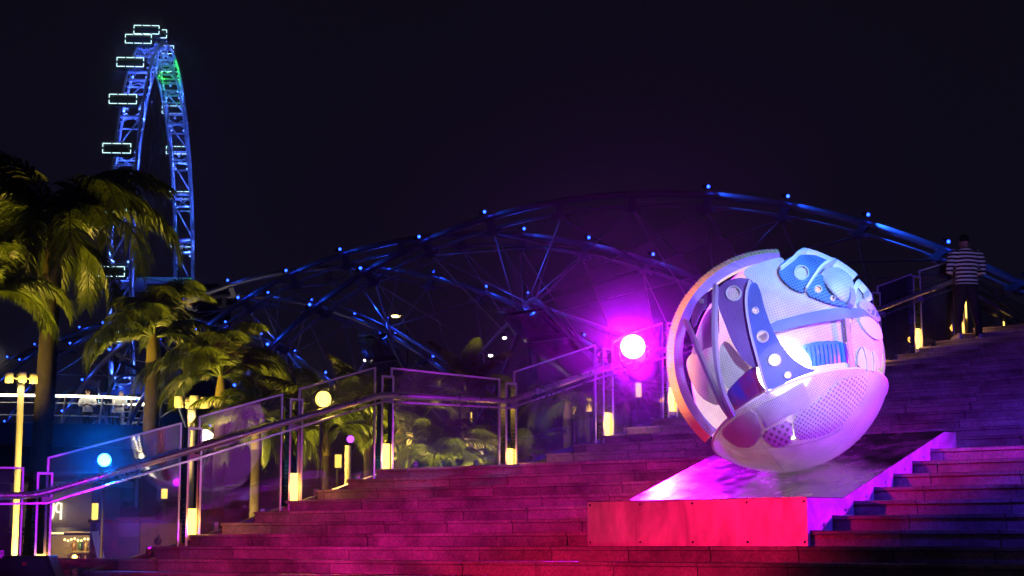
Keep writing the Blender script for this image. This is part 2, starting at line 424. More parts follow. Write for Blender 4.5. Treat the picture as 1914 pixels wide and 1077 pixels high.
for tl, tr, br, bl in PANELS:
    P = [onrail(*q) for q in (bl, br, tr, tl)]
    # upright sides
    P[0] = Vector((P[3].x, P[3].y, P[0].z - 0.05)); P[1] = Vector((P[2].x, P[2].y, P[1].z - 0.05))
    mb = MB(); mb.prism([p - RM * 0.008 for p in P], RM * 0.016)
    g = recalc(mb.build('glass_panel', M['glass'], bal))
    mb = MB()
    for a, b2 in ((P[0], P[3]), (P[1], P[2])):
        mb.box((a + b2) / 2, RT, RM, UP, 0.011, 0.0125, (b2.z - a.z) / 2)
    d = (P[2] - P[3]).normalized()
    mb.bar(P[3] + UP * 0.011 - d * 0.01, P[2] + UP * 0.011 + d * 0.01, 0.026, 0.022)
    mb.build('panel_edge', M['edge'], g)
    for a in (0.22, 0.78):                       # clamps near the foot
        q = P[0].lerp(P[1], a) + UP * 0.09
        mb = MB(); mb.box(q, d, RM, UP, 0.03, 0.02, 0.045); mb.build('clamp', M['steel'], g)
def railpts(L, off, dz=0.0): return [onrail(u, v, off) + UP * dz for u, v in L]
def rounded(pts, r=0.12, n=4):
    out = [pts[0]]
    for a, b, c in zip(pts[:-2], pts[1:-1], pts[2:]):
        p = b + (a - b).normalized() * r; q = b + (c - b).normalized() * r
        for i in range(n + 1):
            t = i / n; out.append((p * (1 - t) + b * t) * (1 - t) + (b * (1 - t) + q * t) * t)
    out.append(pts[-1]); return out
hp = rounded(railpts(HAND, 0.16))
mb = MB(); mb.tube(hp, 0.042, 14); hr = mb.build('handrail', M['polished'], bal)
lp = railpts(LOWR, 0.15)
mb = MB()
for a, b in zip(lp[:-1], lp[1:]): mb.bar(a, b, 0.05, 0.022)
mb.build('lower_rail', M['polished'], bal)
for (u, v), (u2, v2) in zip(HAND[1:], LOWR[1:]):
    a = onrail(u, v, 0.14); b = onrail(u2, v2, 0.14); c = (a + b) / 2 + RT * 0.08
    mb = MB(); mb.box(c - UP * 0.012, RT, RM, UP, 0.065, 0.012, 0.042); mb.box(c - RM * 0.055 - UP * 0.012, RT, RM, UP, 0.012, 0.05, 0.02)
    mb.build('bracket', M['painted'], bal)
# sloping base channel in which the glass stands
for a, b in zip(POSTS[:-1], POSTS[1:]):
    p, q = onrail(a[0], a[2], -0.09), onrail(b[0], b[2], -0.09)
    mb = MB(); mb.bar(p - UP * 0.0, q - UP * 0.0, 0.11, 0.06); mb.build('base_channel', M['painted'], bal)

# the balustrade of the upper terrace, running away beyond the person
bal2 = empty('balustrade', at(1873, 650, 32.5), 'short balustrade behind the person in the striped top, running away from the stairs', 'balustrade')
T0 = onrail(1798, 640); T1 = at(1914, 665, 34.0); T1.z = T0.z; T1 = T0 + (T1 - T0) * 1.6
D2 = (T1 - T0).normalized(); M2 = D2.cross(UP).normalized()
def P2(a, z): return T0 + (T1 - T0) * a + UP * z
for a in (0.02, 0.385, 0.75):
    mb = MB()
    for sgn in (-1, 1): mb.box(P2(a, 0.62) + D2 * 0.08 * sgn, D2, M2, UP, 0.011, 0.05, 0.68)
    mb.box(P2(a, 1.311), D2, M2, UP, 0.091, 0.05, 0.011)
    po = mb.build('post', M['steel'], bal2)
    mb = MB(); mb.box(P2(a, 0.58) + M2 * 0.02, D2, M2, UP, 0.045, 0.026, 0.13); mb.build('light_tube', M['warm'], po)
for a, b in ((0.05, 0.355), (0.415, 0.72)):
    Q = [P2(a, 0.1), P2(b, 0.1), P2(b, 1.25), P2(a, 1.25)]
    mb = MB(); mb.prism([p - M2 * 0.008 for p in Q], M2 * 0.016); g = recalc(mb.build('glass_panel', M['glass'], bal2))
    mb = MB(); mb.bar(Q[3] + UP * 0.011, Q[2] + UP * 0.011, 0.026, 0.022); mb.build('panel_edge', M['edge'], g)
mb = MB(); mb.tube([P2(0, 1.0) + M2 * 0.14, P2(1, 0.98) + M2 * 0.14], 0.034, 12); mb.build('handrail', M['polished'], bal2)
mb = MB(); mb.bar(P2(0, 0.86) + M2 * 0.13, P2(1, 0.84) + M2 * 0.13, 0.05, 0.05); mb.build('lower_rail', M['painted'], bal2)

# ================================================================== PEDESTAL
A0 = Vector((1.693, 16.707, 0))                  # middle of its front foot, on tread 0
PW = 1.217
Pt = lambda e, a, z: A0 + E2 * e + N2 * a + UP * z
ped = empty('pedestal', A0, 'low stainless steel ramp-shaped pedestal lying on the steps under the globe', 'pedestal')
prof = [(0.0, 0.002), (0.0, 0.432), (0.674, 0.44), (2.905, 1.168), (3.18, 1.175), (3.18, 0.985)]
zin = lambda a: 0.44 + (a - 0.674) * (1.168 - 0.44) / (2.905 - 0.674)
M['ped_top'] = steel('brushed_top_plate', (0.58, 0.55, 0.56), 0.22, (2, 2, 2))
M['ped_front'] = steel('brushed_front_plate', (0.62, 0.58, 0.56), 0.42, (14, 14, 1.2))
for q_ in ('ped_front',): M[q_].node_tree.nodes['Principled BSDF'].inputs['Metallic'].default_value = 0.75
M['ped_side'] = steel('brushed_side_plate', (0.6, 0.57, 0.58), 0.42, (3, 3, 3))
M['ped_side'].node_tree.nodes['Principled BSDF'].inputs['Metallic'].default_value = 0.55
mottle(M['ped_front'], (0.36, 0.31, 0.31), (0.78, 0.70, 0.66), 3.2, (1.2, 1.2, 0.45))
mottle(M['ped_side'], (0.42, 0.38, 0.40), (0.72, 0.68, 0.70), 4.0)
mottle(M['ped_top'], (0.52, 0.49, 0.51), (0.70, 0.67, 0.68), 1.2)
mb = MB(); mb.prism([Pt(-PW, 0, 0.002), Pt(PW, 0, 0.002), Pt(PW, 0, 0.43), Pt(-PW, 0, 0.43)], N2 * 0.006); recalc(mb.build('front_plate', M['ped_front'], ped))
mb = MB(); q = [(0.0, 0.434), (0.674, 0.442), (2.905, 1.170), (3.18, 1.177)]
for (a0, z0), (a1, z1) in zip(q[:-1], q[1:]):
    mb.prism([Pt(-PW - 0.004, a0, z0), Pt(PW + 0.004, a0, z0), Pt(PW + 0.004, a1, z1), Pt(-PW - 0.004, a1, z1)], UP * 0.006)
recalc(mb.build('top_plate', M['ped_top'], ped))
low = [(3.18, 0.985), (2.36, 0.985)]
for sgn in (-1, 1):
    foot = []
    for k in range(1, 8):                        # saw-toothed lower edge that follows the steps
        a = sk(k) - N2.dot(A0)
        foot += [(a - 0.012, (k - 1) * R_ + 0.004), (a - 0.012, k * R_ + 0.004)]
    poly = [(0.007, 0.433), (0.674, 0.441), (2.905, 1.169), (3.18, 1.176), (3.18, 0.985)] + foot[::-1] + [(0.007, 0.004)]
    poly = [p for p in poly if p[0] >= 0.0]
    bmv = MB(); pts = [Pt(sgn * PW, a, z) for a, z in poly]
    tri = delaunay_2d_cdt([Vector(p) for p in poly], [], [tuple(range(len(poly)))], 1, 1e-5)
    vv = [Pt(sgn * PW, p[0], p[1]) for p in tri[0]]; nv = len(vv)
    bmv.add(vv + [p - E2 * sgn * 0.005 for p in vv], list(tri[2]) + [tuple(nv + i for i in f[::-1]) for f in tri[2]])
    recalc(bmv.build('side_plate', M['ped_side'], ped))
mb = MB(); mb.prism([Pt(-PW, 3.18, 0.985), Pt(PW, 3.18, 0.985), Pt(PW, 3.18, 1.175), Pt(-PW, 3.18, 1.175)], N2 * 0.005); recalc(mb.build('back_plate', M['ped_side'], ped))
for i in range(5):                               # screws at the top and foot of the front plate
    for z in (0.04, 0.4):
        mb = MB(); mb.lathe([(0.011, 0), (0.011, 0.004), (0.0, 0.006)], Pt(-PW + 0.03 + i * (2 * PW - 0.06) / 4, 0, z), -N2, 10); mb.build('screw', M['dark'], ped)
for k in range(7):                               # eye bolts along the flank
    a = 0.3 + k * 0.418; z = (0.10 + k * 0.1395 + 0.04)
    c = Pt(PW, a, z)
    mb = MB(); mb.lathe([(0.02, 0), (0.02, 0.012), (0.012, 0.02), (0.012, 0.05), (0.0, 0.052)], c, E2, 10)
    ring = [c + E2 * 0.045 + (UP * math.cos(t) + N2 * math.sin(t)) * 0.026 - UP * 0.03 for t in np.linspace(0, 2 * math.pi, 13)]
    mb.tube(ring, 0.007, 6, cap=False); mb.lathe([(0.014, 0), (0.014, 0.02), (0, 0.022)], c + UP * 0.055, E2, 8)
    mb.build('eye_bolt', M['polished'], ped)

# ================================================================== THE GLOBE SCULPTURE
ZS = 2.2923
def zp(x, y): return (1200 + x / ZS, 430 + y / ZS)
slope = (1.168 - 0.44) / (2.905 - 0.674)
nP = (UP - N2 * slope).normalized(); pP = Pt(0, 0.674, 0.446)
gd = ray(1452, 673.5)
lo_, hi_ = 14.0, 22.0
for _ in range(50):
    t = (lo_ + hi_) / 2; GC = gd * t; GR = 209 / FPX * t
    if (GC - pP).dot(nP) - GR > -0.012: lo_ = t
    else: hi_ = t
GS = GR / 480.0                                  # metres per tracing unit
VD = GC.normalized(); VX = VD.cross(UP).normalized(); VY = VX.cross(VD)
def sph(x, y, R, far=False):
    d = ray(*zp(x, y)).normalized(); b = d.dot(GC); disc = b * b - (GC.length_squared - R * R)
    if disc <= 0:
        p = d * b; return GC + (p - GC).normalized() * R
    return d * (b + math.sqrt(disc) * (1 if far else -1))
def uvof(p):
    q = (Vector(p) - GC).normalized()
    return (math.atan2(q.dot(VX), -q.dot(VD)) * GR, math.asin(max(-1, min(1, q.dot(VY)))) * GR)
def finish(name, vs, fs, mat, parent, smooth=True):
    me = bpy.data.meshes.new(name)
    iv = world(parent).inverted()
    me.from_pydata([tuple(iv @ Vector(v)) for v in vs], [], fs)
    uv = me.uv_layers.new(name='UVMap'); uvs = [uvof(v) for v in vs]
    for l in me.loops: uv.data[l.index].uv = uvs[l.vertex_index]
    me.polygons.foreach_set('use_smooth', [smooth] * len(me.polygons)); me.materials.append(mat)
    o = link(name, me, parent); return o
def inside(poly, x, y):
    c = False; n = len(poly)
    for i in range(n):
        (x0, y0), (x1, y1) = poly[i], poly[i - 1]
        if (y0 > y) != (y1 > y) and x < (x1 - x0) * (y - y0) / (y1 - y0) + x0: c = not c
    return c
def smooth_poly(poly, it=2):
    for _ in range(it):
        q = []
        for i in range(len(poly)):
            a, b = poly[i], poly[(i + 1) % len(poly)]
            q += [(a[0] * .8 + b[0] * .2, a[1] * .8 + b[1] * .2), (a[0] * .2 + b[0] * .8, a[1] * .2 + b[1] * .8)]
        poly = q
    return poly
def patch(name, poly, R, mat, th=0.02, holes=(), far=False, step=20, soft=2, bulge=None):
    poly = smooth_poly(poly, soft) if soft else poly
    pts = [Vector(p) for p in poly]; n = len(pts); faces = [tuple(range(n))]; edges = []
    rings = []
    for hx, hy, hr in holes:
        b = len(pts); k = 18
        pts += [Vector((hx + hr * math.cos(2 * math.pi * i / k), hy + hr * math.sin(2 * math.pi * i / k))) for i in range(k)]
        edges += [(b + i, b + (i + 1) % k) for i in range(k)]
        rings.append((hx, hy, hr))
    x0, x1 = min(p[0] for p in poly), max(p[0] for p in poly); y0, y1 = min(p[1] for p in poly), max(p[1] for p in poly)
    y = y0 + step / 2
    while y < y1:
        x = x0 + step / 2
        while x < x1:
            if inside(poly, x, y) and all((x - h[0]) ** 2 + (y - h[1]) ** 2 > (h[2] + 6) ** 2 for h in holes): pts.append(Vector((x, y)))
            x += step
        y += step
    res = delaunay_2d_cdt(pts, edges, faces, 1, 1e-4)
    V2, F2 = res[0], res[2]
    keep = []
    for f in F2:
        cx = sum(V2[i][0] for i in f) / len(f); cy = sum(V2[i][1] for i in f) / len(f)
        if all((cx - h[0]) ** 2 + (cy - h[1]) ** 2 > h[2] ** 2 * 0.97 for h in holes): keep.append(f)
    def RR(p): return R + (bulge(p[0], p[1]) if bulge else 0)
    top = [sph(p[0], p[1], RR(p), far) for p in V2]; bot = [GC + (p - GC) * ((R - th) / R) for p in top]
    nv = len(top); fs = [tuple(f) for f in keep] + [tuple(nv + i for i in f[::-1]) for f in keep]
    cnt = {}
    for f in keep:
        for i in range(len(f)):
            a, b = f[i], f[(i + 1) % len(f)]
            cnt[(a, b)] = 1
    for (a, b) in list(cnt):
        if (b, a) not in cnt: fs.append((b, a, nv + a, nv + b))
    o = finish(name, top + bot, fs, mat, GLOBE, True)
    recalc(o)
    for e in [0]:
        pass
    o.data.set_sharp_from_angle(angle=math.radians(40))
    for hx, hy, hr in rings:                     # a turned-up rim round each eyelet
        c = [sph(hx + hr * math.cos(t), hy + hr * math.sin(t), R + 0.006, far) for t in np.linspace(0, 2 * math.pi, 21)]
        mb = MB(); mb.tube(c, 0.009, 6, cap=False); mb.build('eyelet_rim', MG['trim'], o)
    return o
def strip(name, path, R, w, th, mat, ends=(1, 1), parent=None, tilt=0.0):
    # a bent strap following the surface: path in tracing units, w across, th standing out from the globe
    P = []
    for i in range(len(path) - 1):
        k = 6
        p0 = path[max(i - 1, 0)]; p1 = path[i]; p2 = path[i + 1]; p3 = path[min(i + 2, len(path) - 1)]
        for j in range(k):
            t = j / k
            P.append(tuple(0.5 * (2 * p1[d] + (p2[d] - p0[d]) * t + (2 * p0[d] - 5 * p1[d] + 4 * p2[d] - p3[d]) * t * t + (3 * p1[d] - p0[d] - 3 * p2[d] + p3[d]) * t ** 3) for d in range(2)))
    P.append(path[-1]); m_ = len(P)
    Q = [sph(x, y, R) for x, y in P]; vs = []
    for i, p in enumerate(Q):
        t = (Q[min(i + 1, m_ - 1)] - Q[max(i - 1, 0)]).normalized(); r = (p - GC).normalized()
        l = t.cross(r).normalized(); f = i / (m_ - 1); ww = w * (ends[0] * (1 - f) + ends[1] * f) * 0.5
        r2 = (r * math.cos(tilt) + l * math.sin(tilt)).normalized()
        vs += [p - l * ww, p + l * ww, p + l * ww + r2 * th, p - l * ww + r2 * th]
    fs = [(i * 4 + j, i * 4 + (j + 1) % 4, (i + 1) * 4 + (j + 1) % 4, (i + 1) * 4 + j) for i in range(m_ - 1) for j in range(4)]
    fs += [(3, 2, 1, 0), tuple((m_ - 1) * 4 + j for j in range(4))]
    o = finish(name, vs, fs, mat, parent or GLOBE, True); recalc(o); o.data.set_sharp_from_angle(angle=math.radians(40)); return o

MG = {}
MG['white'] = fabric('white_mesh', (0.82, 0.81, 0.84), 50, 0.74, glow=0.3)
MG['white2'] = fabric('white_weave', (0.80, 0.78, 0.80), 44, 0.80, glow=0.3)
MG['plain'] = plain('white_panel', (0.74, 0.73, 0.75), 0.45, var=0.05)
MG['violet'] = fabric('grey_violet_weave', (0.24, 0.13, 0.48), 85, 0.5)
MG['blue'] = fabric('blue_grey_mesh', (0.09, 0.17, 0.58), 85, 0.6, holes=0.16)
MG['blueband'] = fabric('pale_blue_band', (0.18, 0.30, 0.74), 70, 0.8)
MG['teal'] = fabric('teal_grey_weave', (0.12, 0.26, 0.52), 42, 0.4)
MG['corr'] = plain('blue_ribs', (0.05, 0.22, 0.62), 0.3, var=0.15, coat=0.3)
MG['redblue'] = mottle(plain('dark_red_gloss', (0.36, 0.03, 0.10), 0.2, var=0.3, scale=3, coat=0.6), (0.24, 0.008, 0.05), (0.03, 0.03, 0.34), 3.0)
MG['seam'] = plain('seam', (0.16, 0.15, 0.19), 0.6)
MG['mottle'] = plain('mottled_strip', (0.42, 0.34, 0.42), 0.6, var=0.4, scale=40)
MG['trim'] = plain('pale_trim', (0.5, 0.52, 0.62), 0.35, var=0.05)
MG['slat'] = plain('violet_slat', (0.36, 0.30, 0.50), 0.35, var=0.1)
MG['ringface'] = fabric('ring_face', (0.30, 0.17, 0.74), 46, 0.7)
MG['ringside'] = plain('ring_side', (0.80, 0.46, 0.20), 0.5, var=0.1)  # orange of the amber light put into the base colour
MG['bowl'] = fabric('bowl_mesh', (0.66, 0.65, 0.72), 50, 0.60, holes=0.8, kind='dots', rough=0.32, glow=0.2)
MG['bowlfine'] = fabric('bowl_fine_mesh', (0.64, 0.63, 0.72), 58, 0.55, holes=0.25, glow=0.2, kind='dots', rough=0.35)
MG['bowlmid'] = fabric('bowl_dotted', (0.62, 0.62, 0.74), 25, 0.42, holes=0.12, glow=0.2, kind='dots', rough=0.35)
MG['bowlbig'] = fabric('bowl_large_dots', (0.62, 0.60, 0.74), 14, 0.42, holes=0.12, glow=0.2, kind='dots', rough=0.35)
for k_ in ('bowl', 'bowlfine', 'bowlmid', 'bowlbig'):
    MG[k_].node_tree.nodes['Principled BSDF'].inputs['Coat Weight'].default_value = 0.35
    MG[k_].node_tree.nodes['Principled BSDF'].inputs['Coat Roughness'].default_value = 0.08
MG['pole'] = emit('pole_glow', (1.0, 0.86, 0.6), 7.0)  # the pole is no lamp: glow added so its streak shows
MG['lamp'] = emit('globe_lamp', (1.0, 0.82, 0.45), 12.0)
GLOBE = empty('globe_sculpture', GC - nP * GR, 'large open globe of white mesh, straps and a hoop resting on the steel ramp', 'sculpture')

# bowl: the sphere below a tilted rim
rimz = [(300, 892), (345, 838), (400, 786), (470, 727), (545, 688), (640, 645), (750, 615), (850, 599), (950, 602), (1040, 622)]
rim3 = np.array([sph(x, y, GR) for x, y in rimz]); ctr = rim3.mean(0)
nb = np.linalg.svd(rim3 - ctr)[2][2]; nb = Vector(nb)
if nb.z < 0: nb = -nb
hb = (Vector(ctr) - GC).dot(nb)
def bowl_mesh():
    ax = -nb; x = ax.orthogonal().normalized(); y = ax.cross(x)
    tm = math.acos(max(-1, min(1, -hb / GR))); vs = []; nl, na = 40, 120
    for R in (GR, GR - 0.014):
        for i in range(nl + 1):
            t = tm * i / nl
            for j in range(na):
                a = 2 * math.pi * j / na
                vs.append(GC + (ax * math.cos(t) + (x * math.cos(a) + y * math.sin(a)) * math.sin(t)) * R)
    g = (nl + 1) * na
    fs = []
    for i in range(nl):
        for j in range(na):
            q = (i * na + j, i * na + (j + 1) % na, (i + 1) * na + (j + 1) % na, (i + 1) * na + j)
            fs.append(q); fs.append(tuple(g + k for k in q[::-1]))
    for j in range(na): fs.append((nl * na + j, nl * na + (j + 1) % na, g + nl * na + (j + 1) % na, g + nl * na + j))
    o = finish('bowl', vs, fs, MG['bowl'], GLOBE); o.data.validate(); recalc(o); o.data.set_sharp_from_angle(angle=math.radians(50)); return o
bowl = bowl_mesh()
patch('mesh_panel', [(482, 762), (690, 652), (732, 742), (528, 850)], GR + 0.006, MG['bowlfine'], 0.006, soft=0)
patch('mesh_panel', [(535, 852), (640, 812), (652, 905), (575, 940), (510, 890)], GR + 0.006, MG['bowlbig'], 0.006, soft=1)
patch('mesh_panel', [(646, 808), (735, 748), (850, 640), (965, 618), (965, 700), (880, 820), (780, 885), (656, 905)], GR + 0.006, MG['bowlmid'], 0.006, soft=1)
patch('mesh_panel', [(330, 870), (405, 800), (478, 765), (520, 870), (470, 935), (400, 930)], GR + 0.006, MG['bowlfine'], 0.006, soft=1)
strip('seam', [(442, 765), (478, 840), (530, 930), (605, 1030)], GR + 0.002, 0.0035, 0.003, MG['seam'])
strip('seam', [(400, 945), (500, 935), (650, 925), (780, 890), (860, 850)], GR + 0.002, 0.003, 0.003, MG['seam'])
# a thin lip along the rim
rimc = []
ax = -nb; xx = ax.orthogonal().normalized(); yy = ax.cross(xx); rr = math.sqrt(GR * GR - hb * hb)
mb = MB(); mb.tube([GC + nb * hb + (xx * math.cos(t) + yy * math.sin(t)) * (rr - 0.007) for t in np.linspace(0, 2 * math.pi, 97)], 0.012, 8, cap=False); mb.build('bowl_lip', MG['plain'], GLOBE)

# rear shell seen through the openings
def rear_shell():
    vs = []; nl, na = 36, 72; R0 = GR * 0.95
    z0 = hb / R0
    ax2 = nb; x = (VD - ax2 * VD.dot(ax2)).normalized(); y = ax2.cross(x)
    for R in (R0, R0 - 0.012):
        for i in range(nl + 1):
            t = math.acos(max(-1, min(1, hb / R0))) * i / nl * 0.99
            for j in range(na + 1):
                a = -1.45 + 2.55 * j / na
                vs.append(GC + (ax2 * math.cos(t) + (x * math.cos(a) + y * math.sin(a)) * math.sin(t)) * R)
    g = (nl + 1) * (na + 1); w = na + 1; fs = []
    for i in range(nl):
        for j in range(na):
            q = (i * w + j, i * w + j + 1, (i + 1) * w + j + 1, (i + 1) * w + j); fs.append(q); fs.append(tuple(g + k for k in q[::-1]))
    o = finish('rear_shell', vs, fs, MG['white2'], GLOBE); o.data.validate(); return o
rear_shell()

# hoop
hc = sph(598, 552, 0.01); hc = GC + (VX * (600 - 578) - VY * (548 - 558)) * GS - VD * 0.12
hn = (-VD + VX * 0.17 + UP * 0.20).normalized()
hx = (VX - hn * VX.dot(hn)).normalized(); hy = hn.cross(hx)
if hy.z < 0: hy = -hy
def hoop_pt(a, r, d): return hc + (hx * math.cos(a) + hy * math.sin(a)) * r - hn * d
a0_, a1_ = math.radians(90), math.radians(228)
ri, ro, rf = 424 * GS, 462 * GS, 487 * GS
na = 84; secs = []
for i in range(na + 1):
    a = a0_ + (a1_ - a0_) * i / na
    secs.append([hoop_pt(a, ri, 0), hoop_pt(a, ro, 0), hoop_pt(a, rf, 0.09), hoop_pt(a, rf - 0.01, 0.18), hoop_pt(a, ri, 0.18)])
def sweep(idx, name, mat, caps=False):
    vs = []; w = len(idx)
    for s_ in secs: vs += [s_[k] for k in idx]
    fs = [(i * w + j, i * w + j + 1, (i + 1) * w + j + 1, (i + 1) * w + j) for i in range(na) for j in range(w - 1)]
    return finish(name, vs, fs, mat, GLOBE, False)
sweep([0, 1], 'hoop_face', MG['ringface'])
sweep([3, 4, 0], 'hoop_inner_band', MG['plain'])
mb = MB(); mb.add(secs[0], [(0, 1, 2, 3, 4)]); mb.build('hoop_end', MG['plain'], GLOBE)
mb = MB(); mb.add(secs[-1], [(4, 3, 2, 1, 0)]); mb.build('hoop_end', MG['plain'], GLOBE)
sh = sweep([1, 2, 3], 'hoop_outer_band', MG['ringside'])
ribmat = MG['ringside']
nr = 66
for i in range(nr):                              # overlapping ribs on the outer band
    a = a0_ + (a1_ - a0_) * (i + 0.5) / nr; da = (a1_ - a0_) / nr * 0.46
    q = []
    for aa, k in ((a - da, 0.002), (a + da, 0.012)):
        q += [hoop_pt(aa, ro + k, 0.012), hoop_pt(aa, rf + k, 0.09), hoop_pt(aa, ro - 0.01, 0.012), hoop_pt(aa, rf - 0.01, 0.09)]
    mb = MB(); mb.add(q, [(0, 1, 5, 4), (0, 4, 6, 2), (1, 3, 7, 5), (0, 2, 3, 1), (4, 5, 7, 6), (2, 6, 7, 3)]); recalc(mb.build('hoop_rib', ribmat, GLOBE))

# upper shell, straps and caps
patch('shell_plate', [(432, 190), (440, 165), (520, 135), (610, 112), (612, 180), (640, 245), (700, 272), (800, 312), (905, 335), (935, 362), (700, 402), (545, 428), (505, 300), (480, 225)], GR * 0.965, MG['white'], 0.018)
patch('shell_band', [(540, 398), (720, 352), (840, 331), (905, 333), (1015, 345), (1035, 368), (880, 379), (700, 406), (560, 442)], GR * 0.985, MG['blueband'], 0.015, soft=1)
patch('inner_panel', [(500, 440), (700, 398), (885, 370), (890, 492), (770, 478), (640, 506), (560, 540), (470, 600), (440, 560)], GR * 0.90, MG['white2'], 0.012, soft=1)
patch('rib_panel', [(590, 535), (690, 492), (780, 473), (875, 480), (885, 575), (760, 588), (690, 602), (640, 598)], GR * 0.92, MG['corr'], 0.03, soft=1, step=14)
for i in range(15):                              # ribs of the blue panel
    x = 622 + i * 17.5; y0 = 520 - (x - 622) * 0.19 + max(0, x - 760) * 0.12; y1 = 600 - (x - 622) * 0.10
    strip('rib', [(x, y0), (x + 7, (y0 + y1) / 2), (x + 10, y1)], GR * 0.92, 0.026, 0.014, MG['corr'])
patch('ledge', [(640, 606), (760, 580), (885, 566), (892, 598), (750, 616), (560, 690), (545, 660)], GR * 0.95, MG['plain'], 0.012, soft=1)
strip('mottled_strip', [(876, 380), (886, 470), (900, 596)], GR * 0.985, 0.055, 0.012, MG['mottle'])
patch('side_plate', [(892, 378), (965, 365), (1012, 398), (1034, 480), (1024, 605), (912, 600), (900, 490)], GR * 0.975, MG['white2'], 0.015, soft=1)
patch('side_plate', [(925, 375), (985, 372), (1026, 420), (1030, 468), (1000, 470), (955, 430)], GR * 1.0, MG['plain'], 0.02, soft=2)
patch('side_plate', [(930, 505), (980, 515), (1018, 545), (1022, 600), (925, 596)], GR * 1.0, MG['plain'], 0.02, soft=1)
strip('side_rib', [(985, 520), (992, 560), (988, 606)], GR * 1.0, 0.02, 0.02, MG['plain'])
strip('side_rib', [(945, 500), (962, 560), (962, 604)], GR * 1.0, 0.02, 0.02, MG['plain'])
patch('strap_plate', [(322, 262), (350, 222), (410, 204), (465, 210), (478, 225), (455, 260), (448, 340), (458, 430), (482, 520), (505, 590), (470, 588), (430, 555), (385, 480), (352, 395), (326, 330)], GR * 0.985, MG['violet'], 0.02, holes=[(392, 272, 31)])
patch('eyelet_disc', [(392 + 33 * math.cos(t), 272 + 33 * math.sin(t)) for t in np.linspace(0, 2 * math.pi, 20)[:-1]], GR * 0.975, MG['white2'], 0.008, soft=0, step=12)
patch('strap_plate', [(452, 262), (466, 228), (490, 224), (508, 262), (522, 325), (548, 402), (585, 474), (640, 548), (700, 588), (752, 602), (640, 642), (545, 692), (524, 650), (492, 540), (466, 430), (452, 340)], GR * 1.0, MG['blue'], 0.02, holes=[(485, 346, 13), (516, 457, 24), (568, 557, 26), (624, 622, 14)], step=16, soft=1)
strip('strap_edge', [(466, 228), (452, 280), (453, 350), (468, 440), (494, 540), (524, 650), (545, 694)], GR * 0.985, 0.02, 0.045, MG['trim'])
patch('cap_plate', [(583, 178), (600, 140), (640, 112), (700, 104), (770, 108), (812, 135), (770, 175), (735, 205), (700, 272), (640, 248), (603, 215)], GR * 1.0, MG['teal'], 0.025, holes=[(683, 183, 30)])
patch('eyelet_disc', [(683 + 34 * math.cos(t), 183 + 31 * math.sin(t)) for t in np.linspace(0, 2 * math.pi, 20)[:-1]], GR * 0.988, MG['white2'], 0.01, soft=0, step=12)
patch('cap_plate', [(696, 272), (735, 208), (768, 183), (800, 238), (842, 290), (902, 336), (800, 314)], GR * 1.0, MG['teal'], 0.025, holes=[(755, 253, 15), (817, 293, 10)], soft=1)
patch('dome', [(762, 190), (800, 158), (850, 160), (900, 200), (915, 260), (905, 325), (842, 290), (800, 240)], GR * 0.985, MG['white'], 0.02, bulge=lambda x, y: 0.10 * max(0, 1 - ((x - 845) / 80) ** 2 - ((y - 235) / 85) ** 2), step=12)
strip('hood', [(592, 185), (640, 148), (674, 116), (720, 98), (766, 106), (804, 140)], GR * 0.97, 0.03, 0.075, MG['plain'], ends=(0.5, 1.3))
strip('hood', [(695, 270), (728, 220), (762, 178), (812, 152), (866, 168), (906, 210)], GR * 0.97, 0.035, 0.085, MG['plain'], ends=(0.5, 1.3))
strip('hood', [(880, 325), (892, 272), (914, 238), (936, 240), (952, 272), (958, 306)], GR * 0.965, 0.05, 0.065, MG['plain'], ends=(1, 1))
strip('hood_tab', [(886, 262), (892, 300), (884, 330)], GR * 1.0, 0.06, 0.05, MG['slat'])
patch('shell_plate', [(800, 150), (880, 170), (935, 215), (985, 285), (1030, 362), (1036, 440), (1030, 480), (960, 385), (905, 340), (850, 290), (805, 235)], GR * 0.955, MG['white'], 0.018)
patch('ear_plate', [(925, 320), (950, 290), (990, 318), (1030, 362), (1018, 400), (965, 352)], GR * 0.985, MG['white'], 0.03, soft=2)
# the open left side
patch('small_plate', [(208, 395), (222, 330), (258, 280), (325, 238), (330, 300), (290, 312), (250, 350), (222, 420)], GR * 0.985, MG['violet'], 0.015, holes=[(308, 272, 9), (256, 305, 7)], soft=1, step=14)
patch('left_panel', [(235, 440), (275, 350), (318, 315), (328, 480), (290, 496), (205, 545)], GR * 0.93, MG['white'], 0.012, soft=1)
patch('left_panel', [(300, 330), (325, 312), (330, 470), (250, 505)], GR * 0.90, MG['redblue'], 0.012, soft=1)
patch('inner_panel', [(330, 500), (360, 470), (420, 540), (470, 600), (440, 640), (370, 690), (340, 640)], GR * 0.88, MG['white'], 0.012, soft=1)
patch('inner_panel', [(185, 560), (235, 505), (325, 485), (335, 640), (370, 700), (330, 760), (250, 720), (205, 640)], GR * 0.86, MG['white2'], 0.012, soft=2)
patch('gloss_band', [(352, 705), (430, 620), (505, 566), (540, 690), (470, 727), (395, 790)], GR * 0.94, MG['redblue'], 0.012, soft=1)
strip('slat', [(196, 392), (230, 470), (285, 600), (345, 735), (388, 800)], GR * 0.985, 0.036, 0.05, MG['slat'])
strip('slat', [(322, 245), (318, 400), (326, 560), (352, 690), (398, 790)], GR * 0.985, 0.036, 0.055, MG['slat'])
